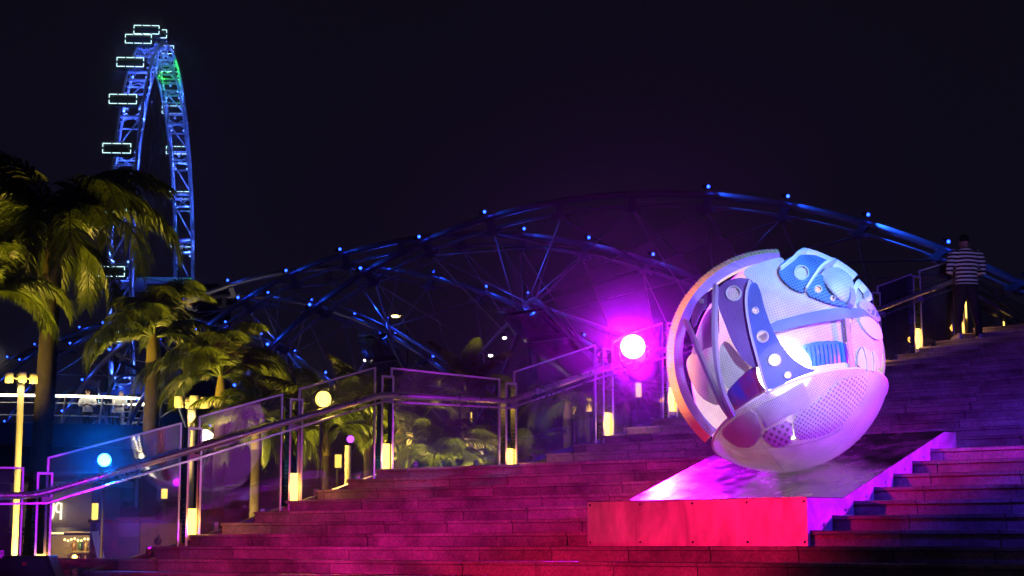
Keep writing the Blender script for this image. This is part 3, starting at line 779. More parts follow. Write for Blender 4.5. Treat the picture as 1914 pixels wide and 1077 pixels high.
# lamp inside, on its pole
lc = GC + (sph(612, 600, GR) - GC) * 0.925
ld = (-VD * 0.8 + (lc - GC).normalized() * 0.2).normalized()
mb = MB(); mb.lathe([(0.0, 0.05), (0.11, 0.046), (0.20, 0.034), (0.255, 0.012), (0.26, 0.0), (0.0, -0.01)], lc, ld, 36); mb.build('lamp_ball', MG['lamp'], GLOBE)
mb = MB(); mb.tube([lc - VY * 0.25, lc - VY * 0.66 + VX * 0.07 + VD * 0.22], 0.026, 10); mb.build('lamp_pole', MG['pole'], GLOBE)
light('globe_lamp_light', 'POINT', GC - UP * 0.15 + VD * 0.1, (1.0, 0.82, 0.55), 34, GLOBE, size=0.15)

# ================================================================== HELIX FOOTBRIDGE
HQ = dict(X0=2.88996, Y0=47.20593, ang=0.981854, kap=-0.00267575, zc=4.07371, Ph=27.19936, sl=0.0227724)
HD = Vector((-math.cos(HQ['ang']), math.sin(HQ['ang']), 0)); HW = Vector((-HD.y, HD.x, 0))
if HW.y > 0: HW = -HW                            # towards the viewer
def haxis(t):
    p = Vector((HQ['X0'], HQ['Y0'], HQ['zc'])) + HD * t + HW * (0.5 * HQ['kap'] * t * t) + UP * (HQ['sl'] * t)
    d = (HD + HW * (HQ['kap'] * t)).normalized(); w = Vector((-d.y, d.x, 0))
    if w.dot(HW) < 0: w = -w
    return p, d, w
RO = 5.4
def hout(tj, psi, r=RO):
    t = tj + (math.pi / 2 - psi) / math.pi * HQ['Ph']; p, d, w = haxis(t)
    return p + (w * math.cos(psi) + UP * math.sin(psi)) * r
ZIN = -1.15; RI = 3.95                           # the inner spiral winds the other way round the walkway
def hin(tj, psi, r=RI):
    t = tj - (math.pi / 2 - psi) / math.pi * 22.0; p, d, w = haxis(t)
    return p + (w * math.cos(psi) + UP * math.sin(psi)) * r + UP * ZIN
bridge = empty('helix_footbridge', haxis(8.0)[0] - UP * 7, 'steel footbridge of crossing spiral tubes and rods dotted with blue lamps', 'footbridge')
TJ = [0.0, 8.861, 18.352, 28.6, 38.5, 48.5, 58.5]
NODES = [0.33 + 0.2135 * i for i in range(-2, 14)]
M['blue_led'] = emit('blue_led', (0.012, 0.05, 1.0), 12.0)
M['blue_led_far'] = emit('blue_led_far', (0.02, 0.06, 1.0), 6.0)
nled = 0
led_me = None
for j, tj in enumerate(TJ):
    pmax = 2.78 if j == 0 else 3.5
    mb = MB(); mb.tube([hout(tj, p) for p in np.linspace(-0.35, pmax, 56)], 0.098, 10); mb.build('spiral_tube', M['helix'], bridge)
    if j < 2:
        mb = MB(); mb.tube([hout(tj, p, RO - 0.34) - HD * 0.0 for p in np.linspace(-0.35, pmax, 44)], 0.045, 6); mb.build('cable_tray', M['rod'], bridge)
    for i, ps in enumerate(NODES):
        if ps > pmax: continue
        p = hout(tj, ps); t = (hout(tj, ps + 0.02) - p).normalized()
        ce = haxis(tj + (math.pi / 2 - ps) / math.pi * HQ['Ph'])[0]
        rad = (p - ce).normalized()
        if j < 4:                                # bracket under the tube
            mb = MB(); mb.bar(p - rad * 0.10, p - rad * 0.52, 0.10, 0.22, t); mb.tube([p - rad * 0.42 - t * 0.28, p - rad * 0.42 + t * 0.28], 0.05, 6)
            mb.build('node_bracket', M['helix'], bridge)
        on = (ps < 1.22) or (1.70 < ps)
        if j == 2 and ps < 0.6: on = True
        if on and j < 6 and ps < 2.75:
            cv = (-p).normalized(); od = (rad * 0.75 + cv * 0.75).normalized(); lp_ = p + od * 0.27 - t * 0.10
            mb = MB(); mb.tube([lp_ - t * 0.12, lp_ + t * 0.02], 0.055, 8); b_ = mb.build('lamp', M['dark'], bridge)
            mb = MB(); mb.ball(lp_ + t * 0.04 + (Vector((0, -1, 0)) * 0.03), 0.044, 10); mb.build('lens', M['blue_led'], b_)
            if j < 5:
                strong = 1.0
                if j == 0 and 2.1 < ps < 2.35: strong = 40.0
                elif j == 0 and 1.7 < ps: strong = 7.0
                elif ps > 1.6: strong = 2.5
                light('lamp_light', 'SPOT', lp_ + t * 0.08 + od * 0.05, (0.012, 0.09, 1.0), 30 * strong * (1.0 if j < 3 else 0.4), b_, lp_ + t * 2.0 - od * 0.30, 0.05, 75, 0.8)
                nled += 1
# inner spiral, outer rods, inner rods
TI = [TJ[0] + 4.3 - 8.9, 4.4, 12.9, 21.6, 30.5, 39.5, 48.5]
for j, tj in enumerate(TI):
    mb = MB(); mb.tube([hin(tj, p) for p in np.linspace(-0.1, 3.3, 44)], 0.075, 8); mb.build('inner_spiral', M['helix'], bridge)
def nearest_in(p):
    best = None
    for tj in TI:
        for ps in np.arange(0.15, 3.0, 0.28):
            q = hin(tj, ps); d = (q - p).length
            if best is None or d < best[0]: best = (d, q)
    return best[1]
rs = random.Random(3)
for j in range(4):
    for i, ps in enumerate(NODES):
        if ps > (2.78 if j == 0 else 3.0): continue
        p = hout(TJ[j], ps, RO - 0.45)
        q = hout(TJ[j + 1], ps + 0.93, RO - 0.3) if ps + 0.93 < 3.2 else None
        if q is not None and 0.5 < ps:
            mb = MB(); mb.tube([p, q], 0.027, 5); mb.build('tie_rod', M['rod'], bridge)
        ce, d, w = haxis(TJ[j] + (math.pi / 2 - ps) / math.pi * HQ['Ph'])
        q1 = nearest_in(p - (p - ce) * 0.3)
        mb = MB(); mb.tube([p, q1], 0.018 + 0.012 * rs.random(), 5); mb.build('strut', M['rod'], bridge)
        # a second strut splayed along the bridge
        q2 = hin(TI[min(j + 1, len(TI) - 1)], min(2.9, max(0.2, math.pi - ps)))
        if (q2 - p).length < 8.5 and j < 1:
            mb = MB(); mb.tube([p, q2], 0.022, 5); mb.build('strut', M['rod'], bridge)
# stout legs where the tubes gather over the walkway
for j, tj in enumerate((4.4, 12.9, 21.6)):
    apex = hin(tj, math.pi / 2, RI + 0.05)
    for ps, dt in ((0.35, 3.0), (0.5, -2.5), (2.6, 3.5), (2.75, -3.0)):
        mb = MB(); mb.tube([apex, hin(tj + dt, ps, RI - 0.2)], 0.06, 7); mb.build('fan_leg', M['helix'], bridge)
    b_ = MB(); b_.tube([apex + UP * 0.12, apex + UP * 0.25], 0.06, 8); b_ = b_.build('lamp', M['dark'], bridge)
    mb = MB(); mb.ball(apex + UP * 0.28 - Vector((0, 0.05, 0)), 0.03, 8); mb.build('lens', M['blue_led_far'], b_)
    light('lamp_light', 'POINT', apex + UP * 0.55 - Vector((0.2, 0.6, 0)), (0.01, 0.06, 1.0), 45, b_, size=0.05)
# walkway deck, parapets, canopy panes over the walkway
dk = MB(); ts = np.linspace(-3, 75, 40)
for a, b in zip(ts[:-1], ts[1:]):
    (p, d, w), (q, d2, w2) = haxis(a), haxis(b)
    dz = UP * -3.2
    dk.add([p + w * 2.9 + dz, p - w * 2.9 + dz, q - w2 * 2.9 + dz, q + w2 * 2.9 + dz, p + w * 2.9 + dz - UP * 0.5, p - w * 2.9 + dz - UP * 0.5, q - w2 * 2.9 + dz - UP * 0.5, q + w2 * 2.9 + dz - UP * 0.5], [(0, 1, 2, 3), (7, 6, 5, 4), (0, 3, 7, 4), (1, 5, 6, 2)])
dk.build('deck', M['dark'], bridge)
M['canopy'] = plain('canopy_panel', (0.06, 0.06, 0.075), 0.12, 0.3, var=0.1)
for tj in (4.4, 12.9, 21.6):                     # curved shade panels hugging the near side of the inner spiral
    for i in range(3):
        vs = []; n_ = 7; a0 = 0.25 + i * 0.40
        for j in range(n_ + 1):
            a = a0 + 0.38 * j / n_
            vs += [hin(tj, a, RI - 0.14), hin(tj + 2.1, a, RI - 0.14)]
        fs = [(2 * j, 2 * j + 1, 2 * j + 3, 2 * j + 2) for j in range(n_)]
        mb = MB(); mb.add(vs, fs, True); o = mb.build('shade_panel', M['canopy'], bridge)
        sd = o.modifiers.new('thick', 'SOLIDIFY'); sd.thickness = 0.03
for tt in (-1.0, 6.5, 15.0, 25.0, 36.0):         # unseen lamps added to light rods and tubes from below
    p, d, w = haxis(tt); p = p - UP * 3.15
    mb = MB(); mb.lathe([(0.0, 0.05), (0.09, 0.05), (0.1, 0.0)], p, UP, 12); b_ = mb.build('walkway_fill', M['dark'], bridge)
    light('lamp_light', 'POINT', p + UP * 0.35, (0.30, 0.16, 1.0), 35, b_, size=0.1)
M['white_led'] = emit('white_led', (1.0, 0.93, 0.75), 9.0)
for u, v, Y in ((917, 663, 53), (943, 630, 53), (968, 598, 54), (653, 695, 60), (700, 670, 60), (683, 672, 61)):
    p = at(u, v, Y)
    mb = MB(); mb.tube([p, p + UP * 0.12], 0.05, 6); b_ = mb.build('downlight', M['dark'], bridge)
    mb = MB(); mb.ball(p - UP * 0.03, 0.052, 8, (1.3, 1, 0.8)); mb.build('lens', M['white_led'], b_)
print('bridge lights', nled)
# piers
for tt in (6, 40):
    p, d, w = haxis(tt); mb = MB(); mb.tube([Vector((p.x, p.y, -1.7)), p - UP * 3.6], [0.9, 0.6], 14); mb.build('pier', M['dark'], bridge)

# ================================================================== OBSERVATION WHEEL
WD, WZ, WT0, WAL, WX = 523.045, 77.649, 0.33105, -0.066, -107.8
wd = Vector((-math.sin(WAL), -math.cos(WAL), 0))  # in-plane, towards the viewer
wn = Vector((wd.y, -wd.x, 0)); 
if wn.x < 0: wn = -wn                            # axle direction
WC = Vector((WX, WD, WZ))
def wp(th, r, o=0.0): return WC + wd * (r * math.sin(th)) + UP * (r * math.cos(th)) + wn * o
wheel = empty('observation_wheel', WC - UP * 79, 'giant observation wheel seen nearly edge-on, its rim lit blue, cabins outlined in white', 'ferris wheel')
M['wheel'] = plain('wheel_steel', (0.62, 0.62, 0.64), 0.45, 0.0, var=0.05)
M['cab'] = plain('cabin_glass', (0.02, 0.025, 0.03), 0.12, 0.2)
M['cab_led'] = emit('cabin_outline', (0.62, 0.95, 1.0), 1.9)
OFF = 1.3; HWD = 2.9                             # rim centre offset and half width along the axle
thf = np.linspace(0, 2 * math.pi, 113)
for o in (-HWD, HWD):
    for r in (71.5, 66.5):
        mb = MB(); mb.tube([wp(t, r, OFF + o) for t in thf], 0.38, 6, cap=False); mb.build('rim_chord', M['wheel'], wheel)
for k in range(28):
    th = WT0 + k * 2 * math.pi / 28
    # cross members of each bay
    mb = MB()
    for dth in (-0.030, 0.030): mb.tube([wp(th + dth, 71.2, OFF - HWD), wp(th + dth, 71.2, OFF + HWD)], 0.42, 6); mb.tube([wp(th + dth, 66.5, OFF - HWD), wp(th + dth, 66.5, OFF + HWD)], 0.3, 5)
    mb.tube([wp(th - 0.03, 69, OFF - HWD), wp(th + 0.03, 69, OFF + HWD)], 0.22, 5); mb.tube([wp(th + 0.03, 69, OFF - HWD), wp(th - 0.03, 69, OFF + HWD)], 0.22, 5)
    t2 = th + 2 * math.pi / 28
    mb.tube([wp(th + 0.03, 71.2, OFF + HWD), wp(t2 - 0.03, 71.2, OFF - HWD)], 0.24, 5)
    for o in (-HWD, HWD): mb.tube([wp(th + 0.03, 66.5, OFF + o), wp((th + t2) / 2, 71.4, OFF + o)], 0.2, 5); mb.tube([wp((th + t2) / 2, 71.4, OFF + o), wp(t2 - 0.03, 66.5, OFF + o)], 0.2, 5)
    mb.build('rim_bay', M['wheel'], wheel)
    for o in (-7, 7):                            # spoke cables
        mb = MB(); mb.tube([wp(th, 66.5, OFF), WC + wn * (OFF + o)], 0.07, 4); mb.build('spoke', M['dark'], wheel)
    # cabin
    c = wp(th, 75.0, 0.0)
    mb = MB(); n_ = 12; vs = []
    for zz, sc_ in ((-3.9, 0.72), (-3.5, 0.96), (-1.2, 1.0), (1.2, 1.0), (3.5, 0.96), (3.9, 0.72)):
        for i in range(n_):
            a = 2 * math.pi * i / n_; vs.append(c + wn * zz + (wd * math.cos(a) + UP * math.sin(a)) * 1.95 * sc_)
    mb.add(vs, [(i * n_ + j, i * n_ + (j + 1) % n_, (i + 1) * n_ + (j + 1) % n_, (i + 1) * n_ + j) for i in range(5) for j in range(n_)] + [tuple(range(n_))[::-1], tuple(range(5 * n_, 6 * n_))])
    cb = mb.build('cabin', M['cab'], wheel)
    mb = MB(); mb.tube([wp(th, 71.5, 0.6), wp(th, 73.2, 0.2)], 0.4, 6); mb.build('cabin_arm', M['wheel'], cb)
    mb = MB()
    for fsd in (-1,):                            # outline of light strips on the side towards the viewer and away
        base = c - Vector((0, 1, 0)) * 1.98
        for zz in (-1.25, 1.25):
            for a, b in ((-3.6, -1.45), (-1.1, 1.1), (1.45, 3.6)): mb.bar(base + wn * a + UP * zz, base + wn * b + UP * zz, 0.1, 0.17)
        for xx in (-3.6, 3.6):
            mb.bar(base + wn * xx + UP * -1.25, base + wn * xx + UP * -0.35, 0.17, 0.1, (0, 1, 0)); mb.bar(base + wn * xx + UP * 0.35, base + wn * xx + UP * 1.25, 0.17, 0.1, (0, 1, 0))
    tag(mb.build('outline_lights', M['cab_led'], cb), kind='stuff')
    # floodlights inside the rim
    if math.cos(th) > -0.75:
        green = k == 26
        col = (0.02, 0.75, 0.01) if green else (0.05, 0.11, 1.0)
        for o in (-1, 1):
            lo = wp(th - 0.045 * 1, 69.2, OFF + o * 1.9)
            light('rim_light', 'POINT', lo, col, 190000 if green else 110000, cb, size=0.25)
            mb = MB(); mb.ball(lo, 0.28, 6); mb.build('rim_lamp', emit('rim_lamp_green', (0.15, 0.9, 0.1), 3) if green else M.setdefault('rim_led', emit('rim_lamp_blue', (0.2, 0.35, 1.0), 3.5)), cb)
mb = MB(); mb.tube([WC - wn * 9, WC + wn * 12], 2.2, 12); mb.build('hub', M['wheel'], wheel)
for o in (-8, 11):
    for dd in (-14, 14):
        mb = MB(); mb.tube([WC + wn * o, Vector((WC.x, WC.y, -1.7)) + wd * dd + wn * o * 2.0], 1.1, 8); mb.build('support_leg', M['dark'], wheel)

# ================================================================== FAR THINGS
def building(u0, u1, v, Y, dep, label, floors):
    a, b = at(u0, v, Y), at(u1, v, Y); t = empty('building', ((a.x + b.x) / 2, Y, -1.7), label, 'building')
    mb = MB(); mb.abox(a.x, b.x, Y, Y + dep, -1.7, a.z); mb.build('wall', M['bwall'], t)
    mb = MB(); mb.abox(a.x - 1, b.x + 1, Y - 1, Y + dep + 1, a.z + 0.01, a.z + 1.4); mb.build('roof', M['bwall2'], t)
    for i in range(floors):
        z = a.z - 6 - i * 7
        mb = MB(); mb.abox(a.x + 1, b.x - 1, Y - 0.6, Y - 0.01, z, z + 2.2); mb.build('window_band', M['cab'], t)
    return t
M['bwall'] = plain('far_concrete', (0.10, 0.095, 0.10), 0.8)
M['bwall2'] = plain('far_roof', (0.16, 0.15, 0.16), 0.8)
building(284, 402, 542, 430, 25, 'dark low block in front of the wheel foot, behind the palms', 4)
# tensile canopy beyond the viewing pod
tn = empty('tent_canopy', at(235, 760, 84) , 'blue-lit pointed membrane canopy rising behind the viewing pod', 'canopy')
M['membrane'] = plain('membrane', (0.35, 0.42, 0.7), 0.5)
tp = [at(186, 737, 82), at(282, 735, 82), at(300, 737, 87), at(200, 739, 88)]; ap = at(262, 712, 84); ap2 = at(228, 727, 84)
mb = MB(); mb.add(tp + [ap], [(0, 1, 4), (1, 2, 4), (2, 3, 4), (3, 0, 4)]); mb.add([p - UP * 0.03 for p in tp + [ap]], [(4, 1, 0), (4, 2, 1), (4, 3, 2), (4, 0, 3)]); mb.build('membrane', M['membrane'], tn)
mb = MB(); mb.tube([ap, Vector((ap.x, ap.y, -1.7))], 0.08, 8); mb.build('mast', M['helix'], tn)
light('tent_light', 'POINT', at(225, 728, 79.5), (0.02, 0.10, 1.0), 260, tn, size=0.1)

# ---- viewing pod of the bridge, at left
pc = Vector((-18.9, 64.9, 0)); pr = 5.9; pz = 4.31; PQ = 0.45
def squash(mb):
    mb.v = [(x, pc.y + (y - pc.y) * PQ, z) for x, y, z in mb.v]; return mb
pod = empty('viewing_pod', pc + UP * pz, 'round viewing platform with a white-lit glass parapet among the palms', 'viewing platform')
M['podlight'] = emit('parapet_strip', (1.0, 0.88, 0.62), 9.0)
M['fascia'] = plain('pod_fascia', (0.08, 0.085, 0.10), 0.4, 0.3)
mb = MB(); mb.lathe([(0.01, -0.8), (pr + 0.1, -0.8), (pr + 0.1, 0.0), (pr - 0.1, 0.0), (pr - 0.1, -0.42), (0.01, -0.42)], pc + UP * pz, UP, 48, False); squash(mb).build('floor_slab', M['fascia'], pod)
mb = MB(); mb.lathe([(pr - 0.5, -0.81), (pr - 1.2, -1.6), (0.01, -1.7)], pc + UP * pz, UP, 48); squash(mb).build('soffit', M['dark'], pod)
mb = MB(); mb.tube([Vector((pc.x, pc.y, -1.7)), pc + UP * (pz - 1.65)], [1.0, 0.8], 16); mb.build('column', M['dark'], pod)
def pp(a, r, z): return pc + Vector((math.sin(a) * r, -math.cos(a) * r * PQ, 0)) + UP * (pz + z)
aa = np.linspace(-math.pi * 0.75, math.pi * 0.75, 61)
mb = MB(); mb.tube([pp(a, pr, 0.98) for a in aa], 0.045, 6); mb.build('parapet_light', M['podlight'], pod)
for z in (0.28, 0.72):
    mb = MB(); mb.tube([pp(a, pr - 0.12, z) for a in aa], 0.022, 5); mb.build('parapet_rail', M['polished'], pod)
for i in range(19):
    a = aa[0] + (aa[-1] - aa[0]) * i / 18
    mb = MB(); mb.bar(pp(a, pr, 0.0), pp(a + 0.015, pr + 0.05, 0.95), 0.05, 0.09, (math.sin(a), -math.cos(a), 0)); mb.build('parapet_post', M['painted'], pod)
    if i < 18:
        b = aa[0] + (aa[-1] - aa[0]) * (i + 1) / 18
        q = [pp(a + 0.012, pr + 0.02, 0.04), pp(b - 0.012, pr + 0.02, 0.04), pp(b - 0.012, pr + 0.02, 0.92), pp(a + 0.012, pr + 0.02, 0.92)]
        mb = MB(); mb.prism(q, (q[0] - pc - UP * (q[0].z - pc.z)).normalized() * 0.015); recalc(mb.build('parapet_glass', M['clear'], pod))
light('pod_light', 'POINT', pc - Vector((0, 1, 0)) + UP * (pz + 2.4), (1.0, 0.85, 0.6), 75, pod, size=0.4)

# ================================================================== LAMPS OF THE PROMENADE
M['cream'] = plain('cream_paint', (0.62, 0.58, 0.50), 0.45, var=0.05)
M['lampglow'] = emit('lamp_glow', (1.0, 0.80, 0.42), 7.0)
def cluster_lamp(u, v, Y, label, e=26):
    p = at(u, v, Y); t = empty('cluster_lamp', (p.x, p.y, -1.7), label, 'street lamp', 'four-headed promenade lamps')
    mb = MB(); mb.tube([Vector((p.x, p.y, -1.7)), p - UP * 0.12], 0.058, 12); mb.build('pole', M['cream'], t)
    mb = MB(); mb.tube([Vector((p.x, p.y, -1.7)), Vector((p.x, p.y, -1.6))], 0.12, 12); mb.build('base', M['cream'], t)
    for i in range(4):
        a = math.radians(20 + 90 * i); c = p + Vector((math.cos(a) * 0.20, math.sin(a) * 0.20, 0))
        mb = MB(); mb.lathe([(0.0, 0.085), (0.068, 0.085), (0.07, 0.075), (0.07, -0.085), (0.06, -0.085), (0.058, -0.06)], c, UP, 16); mb.tube([p, c], 0.022, 6)
        h = mb.build('head', M['cream'], t)
        mb = MB(); mb.lathe([(0.0, -0.072), (0.057, -0.070)], c, UP, 14); mb.build('lens', M['lampglow'], h)
        light('lamp_light', 'SPOT', c - UP * 0.09, (1.0, 0.66, 0.28), e * 0.42, h, c - UP * 2, 0.05, 150, 0.5)
    return t
cluster_lamp(40, 707, 30, 'tallest four-headed cream lamp, in front of the big palm trunk')
cluster_lamp(359, 752, 27, 'four-headed cream lamp whose pole stands behind a balustrade post under the palms')
cluster_lamp(898, 829, 29, 'low four-headed lamp half hidden by fronds behind the landing glass', 18)
def reflection_tube(u, v0, v1, Y, label, w=0.05):  # made-up lamps standing in for post lights reflected in the glass
    a, b = at(u, v1, Y), at(u, v0, Y); t = empty('reflection_tube', (a.x, a.y, -1.7), label, 'reflected lamp', 'tubes standing in for reflected post lights')
    mb = MB(); mb.tube([Vector((a.x, a.y + 0.02, -1.7)), a - UP * 0.02], 0.03, 8); mb.build('pole', M['dark'], t)
    mb = MB(); mb.tube([a, Vector((a.x, a.y, b.z))], w, 10); mb.build('light_tube', M['warm_far'], t)
M['warm_far'] = emit('warm_far_tube', (1.0, 0.62, 0.10), 2.2)
for u, v0, v1, Y, lb in ((766, 809, 838, 27, 'warm reflected tube behind the left part of the landing glass'), (632, 850, 874, 26, 'warm reflected tube low among fronds below the amber spotlight'),
    (877, 771, 790, 30, 'warm reflected tube beside the reddish palm stem'), (1076, 761, 774, 31, 'smallest warm reflected tube behind the hanging fronds'), (1101, 745, 769, 30, 'warm reflected tube just beside the hanging fronds'),
    (1152, 735, 748, 32, 'short warm reflected tube below the magenta spotlight'), (1194, 716, 742, 30, 'tall warm reflected tube below the magenta spotlight'), (177, 941, 972, 28, 'warm reflected tube above the blue planter'), (307, 914, 932, 29, 'warm reflected tube behind the thin trunk by the first glass')):
    reflection_tube(u, v0, v1, Y, lb)
# slim illuminated post among the fronds
p = at(651, 870, 26.5); t = empty('lit_post', (p.x, p.y, -1.7), 'slim yellow-lit post with a violet lamp head among fronds', 'lamp post')
mb = MB(); mb.tube([Vector((p.x, p.y, -1.7)), at(651, 833, 26.5)], 0.05, 10); mb.build('pole', M['cream'], t)
M['violet_led'] = emit('violet_led', (0.45, 0.06, 1.0), 5)
mb = MB(); q = at(655, 821, 26.5); mb.ball(q, 0.055, 12); mb.build('lens', M['violet_led'], t)
# far oval street lamp seen through the bridge
p = at(740, 591, 75); t = empty('street_lamp', (p.x, p.y, -1.7), 'lone yellow oval lamp seen through the rods of the bridge', 'street lamp')
mb = MB(); mb.tube([Vector((p.x + 0.5, p.y, -1.7)), p + Vector((0.5, 0, -0.3)), p + Vector((0.3, 0, 0.05))], 0.035, 6); mb.build('pole', M['dark'], t)
mb = MB(); mb.ball(p, 0.2, 14, (1, 0.6, 0.33)); mb.build('lens', emit('oval_lamp', (1.0, 0.72, 0.25), 9), t)
mb = MB(); mb.lathe([(0.0, 0.1), (0.16, 0.09), (0.21, 0.02)], p, UP, 14); mb.build('cap', M['dark'], t)

# ================================================================== PALMS
M['leaf'] = foliage('palm_leaf', (0.078, 0.118, 0.008))
M['leaf2'] = foliage('palm_leaf_dark', (0.055, 0.075, 0.022))
M['stem'] = plain('palm_stem', (0.16, 0.13, 0.03), 0.5)
def bark():
    m, t, b, N, L = nmat('palm_bark')
    g = N.new('ShaderNodeNewGeometry'); s = N.new('ShaderNodeSeparateXYZ'); L.new(g.outputs['Position'], s.inputs[0])
    n = N.new('ShaderNodeTexNoise'); n.inputs['Scale'].default_value = 5; n.inputs['Detail'].default_value = 6; L.new(g.outputs['Position'], n.inputs['Vector'])
    r = N.new('ShaderNodeValToRGB'); r.color_ramp.elements[0].color = (0.009, 0.006, 0.005, 1); r.color_ramp.elements[1].color = (0.03, 0.019, 0.013, 1)
    r.color_ramp.elements[0].position = 0.3; r.color_ramp.elements[1].position = 0.7
    L.new(n.outputs['Fac'], r.inputs[0]); L.new(r.outputs[0], b.inputs['Base Color']); b.inputs['Roughness'].default_value = 0.85
    bp = N.new('ShaderNodeBump'); bp.inputs['Strength'].default_value = 0.5; bp.inputs['Distance'].default_value = 0.02; L.new(n.outputs['Fac'], bp.inputs['Height']); L.new(bp.outputs[0], b.inputs['Normal'])
    return m
M['bark'] = bark()
def frond_mesh(L, el0, el1, seed, mat, n=64, leaf=0.62, bend=0.0):
    rd = random.Random(seed); mb = MB(); K = 22; pts = [Vector((0, 0, 0))]; tg = []
    for i in range(K):
        f = (i + 0.5) / K; e = math.radians(el0 + (el1 - el0) * f ** 1.15); y = bend * f
        d = Vector((math.cos(e) * math.cos(y), math.cos(e) * math.sin(y), math.sin(e))); tg.append(d); pts.append(pts[-1] + d * (L / K))
    mb.tube(pts, [0.030 * (1 - 0.9 * i / K) * L / 2 + 0.004 for i in range(K + 1)], 5, cap=False)
    for i in range(n):
        f = 0.12 + 0.88 * (i + rd.random() * 0.6) / n; x = f * K; a = min(int(x), K - 1); p = pts[a].lerp(pts[a + 1], x - a); t = tg[a]
        s0 = Vector((-t.y, t.x, 0)); s0 = s0.normalized() if s0.length > 1e-3 else Vector((0, 1, 0)); nn = t.cross(s0)
        if nn.z < 0 and False: nn = -nn
        ll = leaf * (0.35 + 0.65 * math.sin(math.pi * min(1, f * 0.92 + 0.06)) ** 0.7) * rd.uniform(0.85, 1.12) * L / 2.4
        for sg in (-1, 1):
            d = (s0 * sg * 0.80 + t * (0.45 + 0.5 * f) + nn * rd.uniform(-0.05, 0.22)).normalized()
            w = 0.020 * L / 2.4 * rd.uniform(0.8, 1.2)
            c0 = p; row = []
            for q in range(4):
                wl = w * (0.55, 1.0, 0.85, 0.06)[q]
                wv = t * wl
                row += [c0 - wv, c0 + wv]
                d = (d + Vector((0, 0, -1)) * (0.14 + 0.30 * q * rd.uniform(0.7, 1.2))).normalized()
                c0 = c0 + d * (ll / 3)
            mb.add(row, [(0, 1, 3, 2), (2, 3, 5, 4), (4, 5, 7, 6)], False)
    return mb.mesh('frond', mat)
fr_cache = {}
def palm(u, v, Y, L, nf, seed, label, trunk=0.17, tilt=0.0, light_e=0, els=None, shaft=True, dark=False, leaf=0.62, lcol=(1.0, 0.66, 0.10), loff=(-2.6, -3.2), lz=-1.66):
    rd = random.Random(seed); c = at(u, v, Y); base = Vector((c.x + tilt, c.y, -1.7))
    t = empty('palm_tree', base, label, 'palm', 'palms around the stairs')
    h = c.z - base.z; mb = MB(); K = max(6, int(h / 0.16)); pts = []; rr = []
    for i in range(2 * K + 1):
        f = i / (2 * K); x = tilt * (1 - f) ** 1.4
        pts.append(Vector((c.x + x, c.y, base.z + (h - (0.55 * L / 2.4 if shaft else 0.05)) * f))); rr.append(trunk * (1.12 - 0.25 * f + 0.25 * max(0, 0.08 - f) / 0.08) * (1.0 if i % 2 else 0.94))
    mb.tube(pts, rr, 14); mb.build('trunk', M['bark'], t)
    if shaft:
        mb = MB(); mb.tube([pts[-1] - UP * 0.02, pts[-1].lerp(c, 0.5), c + UP * 0.1], [trunk * 0.9, trunk * 0.8, trunk * 0.3], 12); mb.build('crownshaft', M['stem'], t)
    els = els or [(78, -35), (62, -68), (45, -82), (20, -85)]
    nf = int(nf * 1.3)
    for i in range(nf):
        vi = i % len(els); key = (round(L, 2), vi, seed % 3, dark, els[vi])
        if key not in fr_cache: fr_cache[key] = frond_mesh(L * (1.0, 1.06, 1.0, 0.85)[vi % 4], els[vi][0], els[vi][1], seed * 7 + vi, M['leaf2' if dark else 'leaf'], leaf=leaf, bend=rd.uniform(-0.35, 0.35))
        a = 2.39996 * i + seed
        o = link('frond', fr_cache[key], t); o.location = c - base; o.rotation_euler = (rd.uniform(-.12, .12), rd.uniform(-.12, .12), a)
        o.scale = (rd.uniform(0.88, 1.08),) * 3
    if light_e:  # unseen uplight added to brighten the crown
        lp = Vector((c.x + loff[0], c.y + loff[1], lz))
        up = empty('added_uplight', lp - UP * 0.04, 'added unseen uplight of the ' + ' '.join(label.split()[:10]), 'uplight', 'added palm uplights')
        mb = MB(); mb.lathe([(0.0, 0.0), (0.11, 0.0), (0.12, 0.02), (0.10, 0.10), (0.085, 0.10), (0.08, 0.07)], lp - UP * 0.04, UP, 14); mb.build('housing', M['dark'], up)
        mb = MB(); mb.lathe([(0.0, 0.075), (0.08, 0.075)], lp - UP * 0.04, UP, 14); mb.build('lens', M['lampglow'], up)
        light('uplight', 'SPOT', lp + UP * 0.10, lcol, light_e * 14, up, c + UP * (0.35 * L), 0.05, math.degrees(2 * math.atan(1.05 * L / (c - lp).length)), 0.5)
    return t
palm(100, 448, 33, 2.8, 24, 3, 'tallest palm with a thick ringed trunk beside the tall lamp', 0.20, -0.20, 560, els=[(78, -30), (66, -78), (48, -88), (25, -90)])
palm(288, 632, 30, 1.75, 16, 5, 'palm with a bright yellow-green crown above the viewing pod end', 0.15, -0.05, 420)
palm(413, 706, 27, 1.6, 15, 11, 'palm with a slim brown stem just behind the second glass panel', 0.10, 0.0, 330)
palm(-22, 555, 31, 1.85, 15, 8, 'palm cut by the left edge, its crown level with the wheel foot', 0.16, 0, 460, loff=(1.2, -1.5))
palm(-45, 440, 37, 2.5, 15, 21, 'dark palm high at the left edge above the others', 0.18, 0, 520, loff=(1.5, -2), dark=True)
palm(480, 800, 26, 1.3, 12, 31, 'low palm drooping behind the second glass panel', 0.09, 0, 288, els=[(70, -30), (45, -80), (20, -85)])
palm(610, 812, 27, 1.35, 13, 33, 'low palm behind the amber spotlight', 0.09, 0, 312, els=[(75, 0), (60, -50), (35, -80)])
palm(690, 790, 28, 1.25, 12, 38, 'low palm whose tips rise over the third glass panel', 0.09, 0, 312, els=[(80, 25), (60, -40), (40, -70)])
palm(872, 742, 30, 1.1, 12, 41, 'palm with a reddish stem behind the landing glass', 0.10, 0, 216, els=[(80, 20), (60, -40), (30, -80)])
